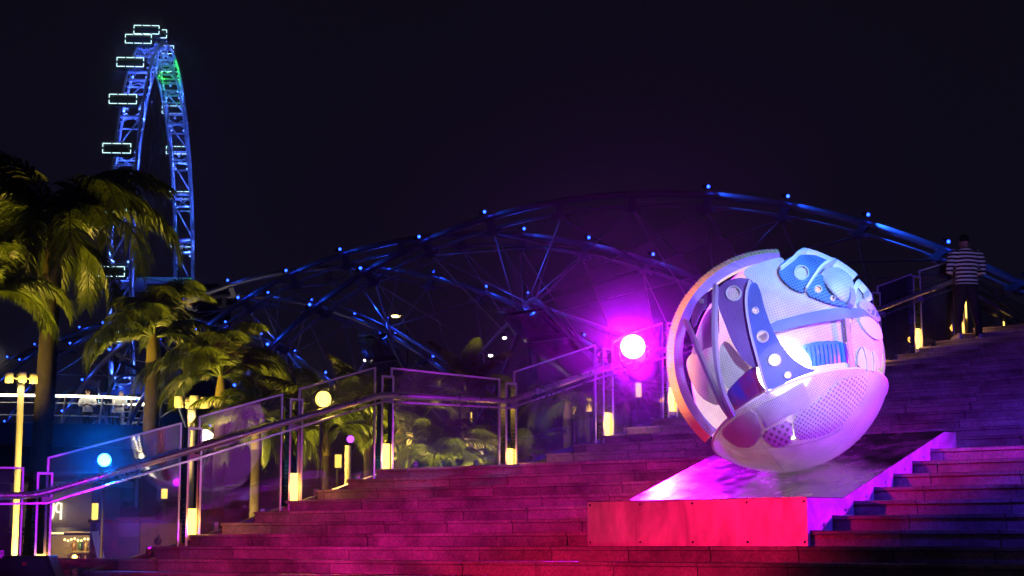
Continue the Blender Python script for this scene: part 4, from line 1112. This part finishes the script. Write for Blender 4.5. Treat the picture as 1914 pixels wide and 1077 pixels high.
palm(812, 862, 27, 1.15, 14, 44, 'bright low frond clump behind the landing glass', 0.08, 0, 336, els=[(72, 0), (55, -50), (30, -60)], shaft=False, loff=(-0.5, -1.0))
palm(965, 880, 27, 1.0, 12, 47, 'low frond clump right behind the post at the end of the landing', 0.07, 0, 168, els=[(70, 0), (50, -50), (25, -60)], shaft=False)
palm(1062, 752, 30, 1.15, 12, 51, 'palm with hanging fronds behind the glass above the landing', 0.10, 0, 168, els=[(60, -60), (40, -85), (15, -88)])
palm(1172, 752, 31, 1.1, 12, 54, 'palm with a loose crown below the magenta spotlight', 0.10, 0, 40, els=[(65, -50), (45, -80), (20, -85)], dark=True)
palm(748, 800, 29, 1.2, 12, 57, 'dark low palm left of the landing glass', 0.09, 0, 30, els=[(80, 10), (60, -40), (30, -80)], dark=True)

# ================================================================== PEOPLE
M['skin'] = plain('skin', (0.34, 0.19, 0.13), 0.5, var=0.06)
M['hair'] = plain('hair', (0.012, 0.010, 0.010), 0.6, bump=0.4, bscale=200)
M['trouser'] = plain('dark_trousers', (0.014, 0.014, 0.018), 0.8, bump=0.3, bscale=60)
M['sneaker'] = plain('white_sneaker', (0.66, 0.64, 0.62), 0.55)
M['wshirt'] = plain('white_shirt', (0.68, 0.66, 0.64), 0.75, bump=0.3, bscale=18)
def striped():
    m, t, b, N, L = nmat('striped_shirt')
    c = N.new('ShaderNodeTexCoord'); s = N.new('ShaderNodeSeparateXYZ'); n = N.new('ShaderNodeTexNoise'); n.inputs['Scale'].default_value = 9; n.inputs['Detail'].default_value = 3
    L.new(c.outputs['Object'], s.inputs[0]); L.new(c.outputs['Object'], n.inputs['Vector'])
    a = N.new('ShaderNodeMath'); a.operation = 'MULTIPLY_ADD'; a.inputs[1].default_value = 0.018; L.new(n.outputs['Fac'], a.inputs[0]); L.new(s.outputs['Z'], a.inputs[2])
    d = N.new('ShaderNodeMath'); d.operation = 'DIVIDE'; d.inputs[1].default_value = 0.064; L.new(a.outputs[0], d.inputs[0])
    f = N.new('ShaderNodeMath'); f.operation = 'FRACT'; L.new(d.outputs[0], f.inputs[0])
    g = N.new('ShaderNodeMath'); g.operation = 'GREATER_THAN'; g.inputs[1].default_value = 0.48; L.new(f.outputs[0], g.inputs[0])
    mx = N.new('ShaderNodeMix'); mx.data_type = 'RGBA'; L.new(g.outputs[0], mx.inputs[0]); mx.inputs[6].default_value = (0.70, 0.68, 0.68, 1); mx.inputs[7].default_value = (0.012, 0.012, 0.016, 1)
    L.new(mx.outputs[2], b.inputs['Base Color']); b.inputs['Roughness'].default_value = 0.85
    bp = N.new('ShaderNodeBump'); bp.inputs['Strength'].default_value = 0.4; bp.inputs['Distance'].default_value = 0.03; L.new(n.outputs['Fac'], bp.inputs['Height']); L.new(bp.outputs[0], b.inputs['Normal'])
    return m
M['striped'] = striped()
def person(loc, rz, label, shirt, pose='phone', H=1.74, sneaker=True, group=None):
    t = empty('person', loc, label, 'person', group, rz); k = H / 1.74
    mb = MB()
    def ell(rings):
        n = 18; vs = []
        for c, rx, ry in rings:
            for j in range(n):
                a = 2 * math.pi * j / n; vs.append(Vector(c) + Vector((rx * math.cos(a), ry * math.sin(a), 0)))
        mb.add(vs, [(i * n + j, i * n + (j + 1) % n, (i + 1) * n + (j + 1) % n, (i + 1) * n + j) for i in range(len(rings) - 1) for j in range(n)] + [tuple(range(n))[::-1], tuple(range((len(rings) - 1) * n, len(rings) * n))], True)
    lean = 0.0 if pose == 'phone' else 0.14
    sp_ = 0.035 if pose == 'phone' else 0.0
    for sg in (-1, 1):
        mb.tube([(sg * (0.115 + sp_ * 2), -0.01 + 0.03 * sg, 0.05), (sg * (0.112 + sp_ * 1.8), 0, 0.26), (sg * (0.105 + sp_), 0.025, 0.49), (sg * 0.095, 0.01, 0.74), (sg * 0.082, 0, 0.95)], [0.058, 0.064, 0.078, 0.098, 0.115], 12)
        if pose == 'phone':
            arm = [(sg * 0.165, 0, 1.44), (sg * 0.235, 0.0, 1.38), (sg * 0.275, -0.015, 1.24), (sg * 0.295, 0.0, 1.12), (sg * 0.20, 0.16, 1.13), (sg * 0.075, 0.27, 1.20)]
        else:
            arm = [(sg * 0.165, lean, 1.42), (sg * 0.23, lean, 1.36), (sg * 0.285, lean + 0.06, 1.22), (sg * 0.28, lean + 0.12, 1.12), (sg * 0.16, lean + 0.30, 1.11), (sg * 0.05, lean + 0.36, 1.12)]
        mb.tube(arm, [0.07, 0.078, 0.066, 0.06, 0.048, 0.034], 10)
        w = Vector(arm[-1]); mb.ball(w + Vector((-sg * 0.02, 0.045, 0.02)), 0.04, 10, (0.8, 1.2, 0.6))
        for q in range(5):                       # fingers
            a = w + Vector((-sg * 0.02 + (q - 2) * 0.016, 0.07, 0.02)); mb.tube([a, a + Vector((-sg * 0.01, 0.045 - 0.006 * abs(q - 2), 0.012)), a + Vector((-sg * 0.015, 0.06 - 0.01 * abs(q - 2), 0.04))], [0.011, 0.010, 0.008], 6)
    L_ = lambda z: lean * max(0, (z - 0.9) / 0.5)
    ell([((0, 0, 0.86), 0.168, 0.115), ((0, 0, 0.93), 0.182, 0.135), ((0, L_(1.05), 1.05), 0.178, 0.13), ((0, L_(1.2) - .01, 1.2), 0.186, 0.128), ((0, L_(1.32) - .015, 1.32), 0.205, 0.13), ((0, L_(1.42) - .01, 1.42), 0.195, 0.115), ((0, L_(1.47), 1.47), 0.13, 0.09), ((0, L_(1.5) + .01, 1.505), 0.075, 0.068)])
    hd = Vector((0, 0.055 + lean * 1.5, 1.622))
    mb.tube([(0, L_(1.44), 1.44), (0, L_(1.5) + 0.02, 1.53), hd], [0.07, 0.06, 0.06], 12)
    mb.ball(hd, 0.1, 18, (0.78, 0.98, 1.14)); mb.ball(hd + Vector((0, 0.05, -0.05)), 0.065, 12)
    for sg in (-1, 1): mb.ball(hd + Vector((sg * 0.08, 0.0, -0.01)), 0.028, 8, (0.5, 0.9, 1.2))
    mb.ball(hd + Vector((0, 0.105, -0.02)), 0.02, 8, (0.8, 1, 1.4))
    me = mb.mesh('body_raw', None); tmp = bpy.data.objects.new('body_raw', me); COL.objects.link(tmp)
    md = tmp.modifiers.new('remesh', 'REMESH'); md.mode = 'VOXEL'; md.voxel_size = 0.016; md.use_smooth_shade = True
    sm_ = tmp.modifiers.new('smooth', 'SMOOTH'); sm_.iterations = 4; sm_.factor = 0.5
    dg = bpy.context.evaluated_depsgraph_get(); dg.update()
    bme = bpy.data.meshes.new_from_object(tmp.evaluated_get(dg)); bpy.data.objects.remove(tmp); bpy.data.meshes.remove(me)
    bme.name = 'body'; bme.materials.clear()
    for mm in (shirt, M['trouser'], M['skin']): bme.materials.append(mm)
    for p in bme.polygons:
        c = p.center; p.use_smooth = True
        hand = c.y > (0.27 if pose == 'phone' else lean + 0.33) and c.z < 1.35
        p.material_index = 2 if (c.z > 1.50 + (0.012 if c.y < 0.05 else 0) or hand) else (1 if c.z < 0.905 else 0)
    body = link('body', bme, t); body.scale = (k, k, k)
    mb = MB(); n = 20; vs = []; fs = []          # hair: a cap over the back and crown of the head
    for i in range(9):
        a = math.radians(4 + i * 12)
        for j in range(n):
            b = 2 * math.pi * j / n; dirv = Vector((math.sin(a) * math.cos(b), math.sin(a) * math.sin(b), math.cos(a)))
            if dirv.y > 0.35 and a > 0.95: dirv = Vector((dirv.x, dirv.y * 0.75, max(dirv.z, 0.52)))
            vs.append((hd + Vector((0, -0.012, 0.012)) + Vector((dirv.x * 0.082, dirv.y * 0.102, dirv.z * 0.116))) * 1.0)
    fs = [(i * n + j, i * n + (j + 1) % n, (i + 1) * n + (j + 1) % n, (i + 1) * n + j) for i in range(8) for j in range(n)] + [tuple(range(n))[::-1]]
    mb.add(vs, fs, True); h = mb.build('hair', M['hair'], t, local=True); h.scale = (k, k, k)
    for sg in (-1, 1):
        mb = MB(); x = sg * (0.115 + sp_ * 2); y0 = -0.09 + 0.03 * sg
        rings = [(y0, 0.034, 0.085), (y0 + 0.03, 0.044, 0.10), (y0 + 0.10, 0.045, 0.095), (y0 + 0.18, 0.050, 0.062), (y0 + 0.25, 0.046, 0.05), (y0 + 0.285, 0.026, 0.035)]
        vs = []
        for y, hw, hh in rings:
            for fx, fz in ((-1, 0), (1, 0), (1.05, 0.35), (0.75, 0.9), (0, 1), (-0.75, 0.9), (-1.05, 0.35)): vs.append((x + fx * hw + sg * 0.12 * (y - y0), y, fz * hh))
        mb.add(vs, [(i * 7 + j, i * 7 + (j + 1) % 7, (i + 1) * 7 + (j + 1) % 7, (i + 1) * 7 + j) for i in range(5) for j in range(7)] + [tuple(range(7))[::-1], tuple(range(35, 42))], True)
        s_ = mb.build('shoe', M['sneaker'] if sneaker else M['trouser'], t, local=True); recalc(s_); s_.scale = (k, k, k)
    return t
# on the stairs, back turned, head bowed over a phone
kf = 24; uP = 1811
x_ = (uP - 957) / FPX; sP = sk(kf) + 0.2; Yp = (sP - N2.x * x_ * kf * R_ * SP) / (N2.x * x_ * CP + N2.y)
PL = Vector((x_ * (Yp * CP + kf * R_ * SP), Yp, kf * R_ + 0.002))
person(PL, math.radians(8), 'person in a black and white striped top and white sneakers standing with back turned', M['striped'], 'phone', 1.76)
def on_pod(u):
    best = min(np.linspace(0.0, 1.5, 600), key=lambda a: abs(957 + FPX * pp(a, pr - 0.5, 1).x / (pp(a, pr - 0.5, 1).y * CP + 5 * SP) - u)); return pp(best, pr - 0.7, -0.418), 0.35 * best
(a1_, b1_), (a2_, b2_) = on_pod(171), on_pod(226)
person(a1_, b1_ + math.pi - 0.1, 'person in a white shirt leaning on the pod parapet, nearer the big palm', M['wshirt'], 'lean', 1.68, False, 'people on the viewing pod')
person(a2_, b2_ + math.pi + 0.5, 'person in a white shirt leaning on the pod parapet, nearer the parapet end', M['wshirt'], 'lean', 1.70, False, 'people on the viewing pod')

# ================================================================== STAGE LIGHTS
def stage_light(pos, target, col, lens_col, lens_e, energy, label, r=0.11, angle=60, blend=0.5, stand=True, size=None, barn=False):
    pos = Vector(pos); target = Vector(target); d = (target - pos).normalized(); gz = -1.7
    gz = max(gz, sfloor(pos)) if pos.y < 24 and RM.dot(pos - RA) > 0.3 else -1.7
    t = empty('stage_light', (pos.x, pos.y, gz), label, 'stage light', 'coloured stage lights')
    mb = MB(); mb.lathe([(0.0, -0.30), (r * 0.75, -0.30), (r * 0.95, -0.24), (r * 1.12, -0.05), (r * 1.12, 0.03), (r * 1.02, 0.03), (r * 1.0, 0.0)], pos, d, 24); b = mb.build('housing', M['black'], t)
    mb = MB(); mb.lathe([(0.0, 0.006), (r * 0.6, 0.004), (r * 0.98, 0.0)], pos, d, 24); mb.build('lens', emit('stage_lens', lens_col, lens_e), b)
    side = d.cross(UP).normalized()
    yk = [pos - d * 0.12 + side * (r * 1.25) * math.cos(a) - UP * (r * 1.9) * math.sin(a) for a in np.linspace(0, math.pi, 11)]
    mb = MB(); mb.tube(yk, 0.012, 6); mb.build('yoke', M['dark'], t)
    q = pos - d * 0.12 - UP * (r * 1.9)
    if stand:
        mb = MB(); mb.tube([q, Vector((q.x, q.y, gz + 0.02))], 0.018, 8); mb.build('stand_pole', M['dark'], t)
        for a in (0.3, 2.4, 4.5):
            mb = MB(); mb.tube([Vector((q.x, q.y, gz + 0.45)), Vector((q.x + 0.4 * math.cos(a), q.y + 0.4 * math.sin(a), gz + 0.012))], 0.012, 6); mb.build('leg', M['dark'], t)
    light('beam', 'SPOT', pos + d * 0.04, col, energy, b, target, size or r * 0.8, angle, blend)
    return t
mg = onrail(1183, 648, 0.42)
ms = stage_light(mg, mg + Vector((-0.35, -10, 0.55)), (0.58, 0.004, 1.0), (1.0, 0.25, 1.0), 60, 46000, 'glaring magenta stage light clamped to the handrail beside the globe', 0.17, 72, 1.0, stand=False)
mb = MB(); hq = onrail(1183, 672, 0.16); mb.tube([mg - UP * 0.285 + Vector((0, 0.12, 0)), hq + RM * 0.05], 0.014, 8); mb.tube([hq - RT * 0.03, hq + RT * 0.03], 0.055, 12); mb.build('clamp', M['dark'], ms)
stage_light(at(195, 860, 24.0), (-1.6, 6.0, 1.2), (0.0, 0.13, 1.0), (0.10, 0.60, 1.0), 11, 8000, 'round blue stage light glowing behind the first glass panel', 0.088, 44, 1.0)
stage_light(at(604, 746, 25.0), (2.0, 12.0, 0.6), (1.0, 0.55, 0.10), (1.0, 0.60, 0.07), 6, 380, 'amber stage light in a dark round housing behind the third glass panel', 0.115, 80, 0.6)
# out of the picture, in front of the stairs
RL = Vector((-5.0, 11.0, 1.0)); a32 = math.radians(33); RT_ = RL + Vector((math.sin(a32), math.cos(a32), -0.055)) * 10
rl = stage_light(RL, RT_, (1.0, 0.003, 0.10), (1.0, 0.05, 0.2), 20, 2700, 'red stage light in front of the stairs', 0.11, 64, 0.6, size=0.02)
rd_ = (RT_ - RL).normalized(); rx_ = rd_.cross(UP).normalized(); ru_ = rx_.cross(rd_)
mb = MB(); fc = RL + rd_ * 0.45 + ru_ * (0.45 * math.tan(math.radians(3.8)) + 0.14); mb.box(fc, rx_, ru_, rd_, 0.40, 0.14, 0.004); mb.tube([RL + ru_ * 0.12, fc], 0.008, 6); mb.build('light_flag', M['dark'], rl)  # unseen flag added to keep red off the globe and higher steps
az_ = math.radians(57.5); sd_ = Vector((math.sin(az_), math.cos(az_), -0.05)); sx_ = sd_.cross(UP).normalized(); fc = RL + sd_ * 0.4 + sx_ * 0.14
mb = MB(); mb.box(fc, sx_, UP, sd_.normalized(), 0.14, 0.20, 0.004); mb.tube([RL + sx_ * 0.12, fc], 0.008, 6); mb.build('light_flag', M['dark'], rl)  # unseen flag added to keep red off the right-hand steps
fl = Pt(PW, 1.5, 0.7)
stage_light(fl + E2 * 5.0 + N2 * 0.55 + UP * 0.5, fl, (0.55, 0.0, 1.0), (0.5, 0.1, 1.0), 20, 3000, 'violet stage light beside the stairs, on the pedestal flank', 0.11, 42, 0.5)
stage_light((4.5, 8.0, 3.8), GC + UP * 0.05, (0.50, 0.60, 1.0), (0.8, 0.8, 1.0), 20, 5800, 'white-lilac stage light high in front of the globe', 0.11, 12.6, 0.3)
stage_light((6.2, 12.0, 5.6), GC + UP * 0.75, (0.008, 0.27, 1.0), (0.1, 0.5, 1.0), 20, 4200, 'cyan-blue stage light high on the globe flank', 0.11, 15, 0.6)
stage_light((8.2, 21.0, 2.6), GC - UP * 0.1, (1.0, 0.20, 0.85), (1.0, 0.3, 0.8), 20, 330, 'pink stage light beside the globe', 0.11, 24, 0.6)
stage_light((-5.6, 15.0, 1.4), (-0.5, 19.5, 0.5), (0.75, 0.003, 0.42), (1.0, 0.1, 0.5), 20, 430, 'crimson stage light low beside the stairs', 0.11, 36, 0.9)
stage_light((8.2, 10.0, 2.4), (5.5, 18.0, 0.8), (0.07, 0.02, 1.0), (0.2, 0.2, 1.0), 20, 4200, 'deep blue stage light in front of the stairs', 0.11, 60, 0.9)
stage_light((-7.5, 9.0, 2.2), (-1.6, 21.8, 1.7), (0.26, 0.03, 1.0), (0.5, 0.3, 1.0), 20, 1000, 'violet stage light on the balustrade', 0.11, 40, 0.7)
stage_light((-5.7, 16.6, -0.45), GC - VX * 1.3 + UP * 0.05, (1.0, 0.36, 0.03), (1.0, 0.6, 0.2), 20, 9000, 'amber stage light aimed at the hoop', 0.11, 13, 0.8)
stage_light((-3.6, 8.5, 2.9), GC - VX * 0.2, (0.50, 0.09, 1.0), (0.5, 0.2, 1.0), 20, 850, 'violet stage light high in front of the globe', 0.11, 14, 0.5)
stage_light((9.6, 14.0, 5.5), PL + UP * 1.1, (0.55, 0.5, 1.0), (0.8, 0.8, 1.0), 20, 800, 'lilac stage light on the upper steps', 0.11, 6.5, 0.8)

# ================================================================== LOWER-LEFT CORNER
def ncard(u0, u1, v0, v1, Y): return at(u0, v0, Y).x, at(u1, v0, Y).x, at(u0, v1, Y).z, at(u0, v0, Y).z
# bar pavilion with warm wall and mirrored letters standing in for a reflection
M['beige'] = plain('beige_wall', (0.42, 0.36, 0.27), 0.8, bump=0.2, bscale=12)
M['mirror_sign'] = emit('mirrored_letter', (1.0, 0.86, 0.55), 2.2)
Yb = 34.0; x0, x1, z0, z1 = ncard(20, 172, 905, 1000, Yb)
bar = empty('bar_pavilion', ((x0 + x1) / 2, Yb, -1.7), 'small bar pavilion with lit letters standing in for a reflection and bottle shelves seen through the first glass', 'bar')
mb = MB(); mb.abox(x0, x1, Yb, Yb + 2.5, z0 + 0.05, z1); mb.build('fascia', M['beige'], bar)
mb = MB(); mb.abox(x0 - 0.2, x1 + 0.25, Yb - 0.9, Yb + 2.6, z1 + 0.01, z1 + 0.12); mb.build('roof', M['dark'], bar)
mb = MB(); mb.abox(x0, x1 + 0.5, Yb - 0.35, Yb - 0.02, z0 + 0.06, z0 + 0.14); mb.build('canopy_edge', M['dark'], bar)
def letter(kind, u, v, w, h):
    c = at(u, v, Yb - 0.06); sx_ = w / FPX * Yb / 2; sz = h / FPX * Yb / 2
    if kind == 'U': path = [(-1, 1), (-1, -0.2)] + [(-math.cos(t), -0.2 - 0.8 * math.sin(t)) for t in np.linspace(0.2, math.pi - 0.2, 8)] + [(1, -0.2), (1, 1)]
    else: path = [(0.9, -1), (0.9, 1)] + [(0.9 - 1.5 * 0 - 1.0 - 0.75 * math.sin(t), 0.45 + 0.55 * math.cos(t)) for t in np.linspace(0, math.pi, 9)] + [(0.9, -0.1)]
    mb = MB(); mb.tube([c + Vector((a * sx_, 0, b * sz)) for a, b in path], 0.022, 6); mb.build('letter', M['mirror_sign'], bar)
letter('U', 93, 956, 14, 30); letter('P', 109, 956, 11, 30)
xs0, xs1, zs0, zs1 = ncard(112, 176, 1003, 1090, Yb)
mb = MB(); mb.abox(x0, x1 + 0.4, Yb + 1.0, Yb + 1.1, -1.7, z0); mb.build('back_wall', M['beige'], bar)
for z in (zs1 - 0.30, zs1 - 0.62):
    mb = MB(); mb.abox(xs0, xs1, Yb + 0.6, Yb + 0.98, z, z + 0.03); mb.build('shelf', M['stem'], bar)
mb = MB(); mb.abox(x0, xs1, Yb - 0.3, Yb + 0.3, -1.7, -0.42); mb.build('counter', M['dark'], bar)
M['bulb'] = emit('bulb', (1.0, 0.66, 0.2), 6)
for i in range(9):
    p = at(121 + i * 6.2, 1009 + 2 * math.sin(i * 1.7), Yb - 0.05)
    mb = MB(); mb.ball(p, 0.022, 8); mb.build('bulb', M['bulb'], bar)
for i in range(9):
    p = at(92 + i * 3.2, 997, Yb - 0.4)
    mb = MB(); mb.ball(p, 0.016, 6); mb.build('bulb', M['bulb'], bar)
light('bar_light', 'POINT', at(140, 1012, Yb + 0.3), (1.0, 0.62, 0.22), 22, bar, size=0.1)
light('fascia_light', 'POINT', at(108, 992, Yb - 0.6), (1.0, 0.7, 0.3), 7, bar, size=0.1)
rb = random.Random(5)
bcols = [plain('bottle_%d' % i, c, 0.1, coat=0.5) for i, c in enumerate([(0.3, 0.16, 0.03), (0.05, 0.2, 0.06), (0.4, 0.3, 0.12), (0.3, 0.04, 0.03), (0.5, 0.5, 0.48)])]
bname = ['amber', 'green', 'straw-coloured', 'red', 'clear']
for i in range(10):
    row = i % 2; x = xs0 + 0.08 + (i // 2) * 0.12; z = zs1 - 0.30 - 0.32 * row + 0.031
    h = rb.uniform(0.2, 0.26); ci = (i // 2 + 2 * row) % 5
    mb = MB(); mb.lathe([(0.0, 0), (0.036, 0), (0.036, h * 0.6), (0.014, h * 0.78), (0.014, h), (0, h)], (x, Yb + 0.78, z), UP, 10)
    tag(mb.build('bottle', bcols[ci]), '%s bottle standing on the %s bar shelf' % (bname[ci], 'upper' if row == 0 else 'lower'), 'bottle', 'bottles on the bar shelves')
p = at(137, 1045, Yb - 0.35); t = empty('table_lamp', (p.x, p.y, -0.42), 'small glowing amber lamp on the bar counter', 'lamp')
mb = MB(); mb.lathe([(0.06, 0), (0.06, 0.015), (0.012, 0.02), (0.012, 0.14)], (p.x, p.y + 0.1, -0.419), UP, 12); mb.build('base', M['dark'], t)
mb = MB(); mb.ball((p.x, p.y + 0.1, p.z + 0.03), 0.05, 12); mb.build('bulb', emit('amber_bulb', (1.0, 0.55, 0.10), 14), t)
light('table_lamp_light', 'POINT', (p.x, p.y - 0.05, p.z + 0.1), (1, 0.55, 0.15), 9, t, size=0.05)
for i, (u, v, w, h, c, lb) in enumerate([(118, 1050, 10, 14, (0.5, 0.35, 0.18), 'tan carton standing on the bar counter'), (152, 1052, 14, 16, (0.5, 0.06, 0.08), 'red carton standing on the bar counter'), (170, 1056, 10, 18, (0.6, 0.42, 0.05), 'yellow carton standing on the bar counter')]):
    q = at(u, v, Yb - 0.2); hw = w / FPX * Yb / 2; hh = h / FPX * Yb
    mb = MB(); mb.abox(q.x - hw, q.x + hw, q.y - 0.08, q.y + 0.08, -0.419, -0.419 + hh); o = mb.build('carton', plain('carton_%d' % i, c, 0.6)); tag(o, lb, 'carton', 'cartons on the bar counter')
    md = o.modifiers.new('bevel', 'BEVEL'); md.width = 0.008; md.segments = 2
# blue-lit planter box, copper-fronted box and leaning white board
def crate(u0, u1, v0, Y, D, mat, label, lid):
    a, b = at(u0, v0, Y), at(u1, v0, Y); t = empty('planter_box', ((a.x + b.x) / 2, Y, -1.7), label, 'planter')
    mb = MB(); mb.abox(a.x, b.x, Y, Y + D, -1.695, a.z); mb.build('box', mat, t)
    mb = MB(); mb.abox(a.x - 0.03, b.x + 0.01, Y - 0.03, Y + D + 0.03, a.z + 0.004, a.z + 0.05); mb.build('rim', lid, t)
    n_ = 5
    for i in range(n_):
        xx = a.x + (b.x - a.x) * (i + 0.5) / n_; mb = MB(); mb.abox(xx - (b.x - a.x) / n_ * 0.46, xx + (b.x - a.x) / n_ * 0.46, Y - 0.012, Y - 0.002, -1.6, a.z - 0.03); mb.build('board', mat, t)
    return t
M['bluebox'] = plain('blue_painted_board', (0.10, 0.12, 0.30), 0.4, var=0.25)
M['copper'] = plain('copper_board', (0.36, 0.20, 0.09), 0.5, var=0.3, scale=3)
crate(169, 261, 977, 28.0, 1.0, M['bluebox'], 'tall blue planter box behind the first glass, left of the copper box', M['dark'])
cb2 = crate(263, 343, 978, 28.1, 1.0, M['copper'], 'tall copper-brown planter box with a dark round emblem', M['dark'])
q = at(295, 1012, 28.05); mb = MB(); mb.lathe([(0.0, 0.012), (0.06, 0.01), (0.062, 0)], q, (0, -1, 0), 18); mb.tube([q + UP * 0.05, q + UP * 0.10 + Vector((0.02, -0.01, 0))], 0.012, 6); mb.build('emblem', M['dark'], cb2)
light('planter_light', 'SPOT', at(215, 1000, 26.0) , (0.05, 0.08, 1.0), 35, cb2, at(215, 1010, 28), 0.05, 60, 0.8)
light('planter_light', 'SPOT', at(300, 1040, 26.6) , (1.0, 0.55, 0.2), 14, cb2, at(300, 1010, 28), 0.05, 60, 0.8)
a, b, c, d = at(170, 993, 27.6), at(183, 992, 27.6), at(199, 1060, 27.2), at(184, 1066, 27.2)
ax_ = (c - b) * 1.5
t = empty('leaning_board', (c.x, c.y, -1.7), 'narrow white board leaning against the blue planter box', 'board')
mb = MB(); mb.prism([a, b, b + ax_, a + ax_], (0, 0.03, 0)); recalc(mb.build('panel', M['wshirt'], t))
mb = MB(); mb.bar(a + UP * 0.01, b + UP * 0.01, 0.05, 0.03); mb.build('top_edge', M['dark'], t)
mb = MB(); mb.tube([(a + b) / 2 + Vector((0, 0.04, 0)), Vector(((a.x + b.x) / 2 + 0.4, 28.0 - 0.1, -1.69))], 0.012, 6); mb.build('prop', M['dark'], t)
# pavilion block beyond the pod that closes the view to the water
pv = empty('pavilion', (-22, 96, -1.7), 'dark low pavilion under and beyond the viewing pod', 'building')
mb = MB(); mb.abox(-42, 12, 96, 104, -1.69, 3.2); mb.build('wall', M['bwall'], pv)
mb = MB(); mb.abox(-42.5, 12.5, 95.2, 104.5, 3.21, 3.6); mb.build('roof', M['bwall2'], pv)
for i in range(13):
    mb = MB(); mb.abox(-41 + i * 4, -38 + i * 4, 95.93, 95.99, -0.8, 2.4); mb.build('window', M['cab'], pv)
# floor monitor on the steps, bottom left
kq = -4; x_ = (48 - 957) / FPX; sQ = sk(kq) + 0.22; Yq = sQ / (N2.x * x_ * CP + N2.y); q0 = Vector((x_ * Yq * CP, Yq, kq * R_ + 0.003))
sp = empty('floor_speaker', q0, 'black wedge floor speaker at the foot of the balustrade', 'speaker')
w2, h2 = 0.34, 0.455
prof = [(-0.20, 0), (0.20, 0), (0.20, h2 * 0.55), (0.06, h2), (-0.20, h2)]
mb = MB(); X = Vector((1, 0, 0)); F = Vector((0, -1, 0))
poly = [(-0.42, 0), (0.44, 0), (0.44, h2 * 0.32), (0.31, h2), (-0.42, h2)]
mb.prism([q0 + X * a + UP * b - F * 0.2 for a, b in poly], F * 0.4); o = recalc(mb.build('cabinet', M['black'], sp))
md = o.modifiers.new('bevel', 'BEVEL'); md.width = 0.012; md.segments = 2
mb = MB(); mb.prism([q0 + X * a + UP * b + F * 0.202 for a, b in [(-0.38, 0.04), (0.38, 0.04), (0.38, h2 * 0.32), (0.27, h2 - 0.04), (-0.38, h2 - 0.04)]], F * 0.006); recalc(mb.build('grille', M['dark'], sp))
mb = MB(); mb.box(q0 + X * 0.05 + UP * (h2 - 0.09) + F * 0.211, X, F, UP, 0.026, 0.003, 0.018); mb.build('badge', plain('red_badge', (0.5, 0.02, 0.03), 0.4), sp)
mb = MB(); mb.box(q0 + X * 0.447 + UP * h2 * 0.16, X, F, UP, 0.004, 0.06, 0.03); mb.build('handle_recess', M['dark'], sp)

# ================================================================== HUMID NIGHT AIR
HZ = bpy.data.materials.new('haze'); HZ.use_nodes = True
ht = HZ.node_tree; ht.nodes.clear()
ho = ht.nodes.new('ShaderNodeOutputMaterial'); hv = ht.nodes.new('ShaderNodeVolumePrincipled')
hv.inputs['Color'].default_value = (0.9, 0.9, 0.95, 1); hv.inputs['Density'].default_value = 0.00018; hv.inputs['Anisotropy'].default_value = 0.995  # forward scatter shaped so the air also stands in for lens bloom
ht.links.new(hv.outputs[0], ho.inputs['Volume'])
mb = MB(); mb.abox(-650, 650, -80, 950, -2.7, 175)
tag(mb.build('haze', HZ), 'thin humid night air', kind='stuff')
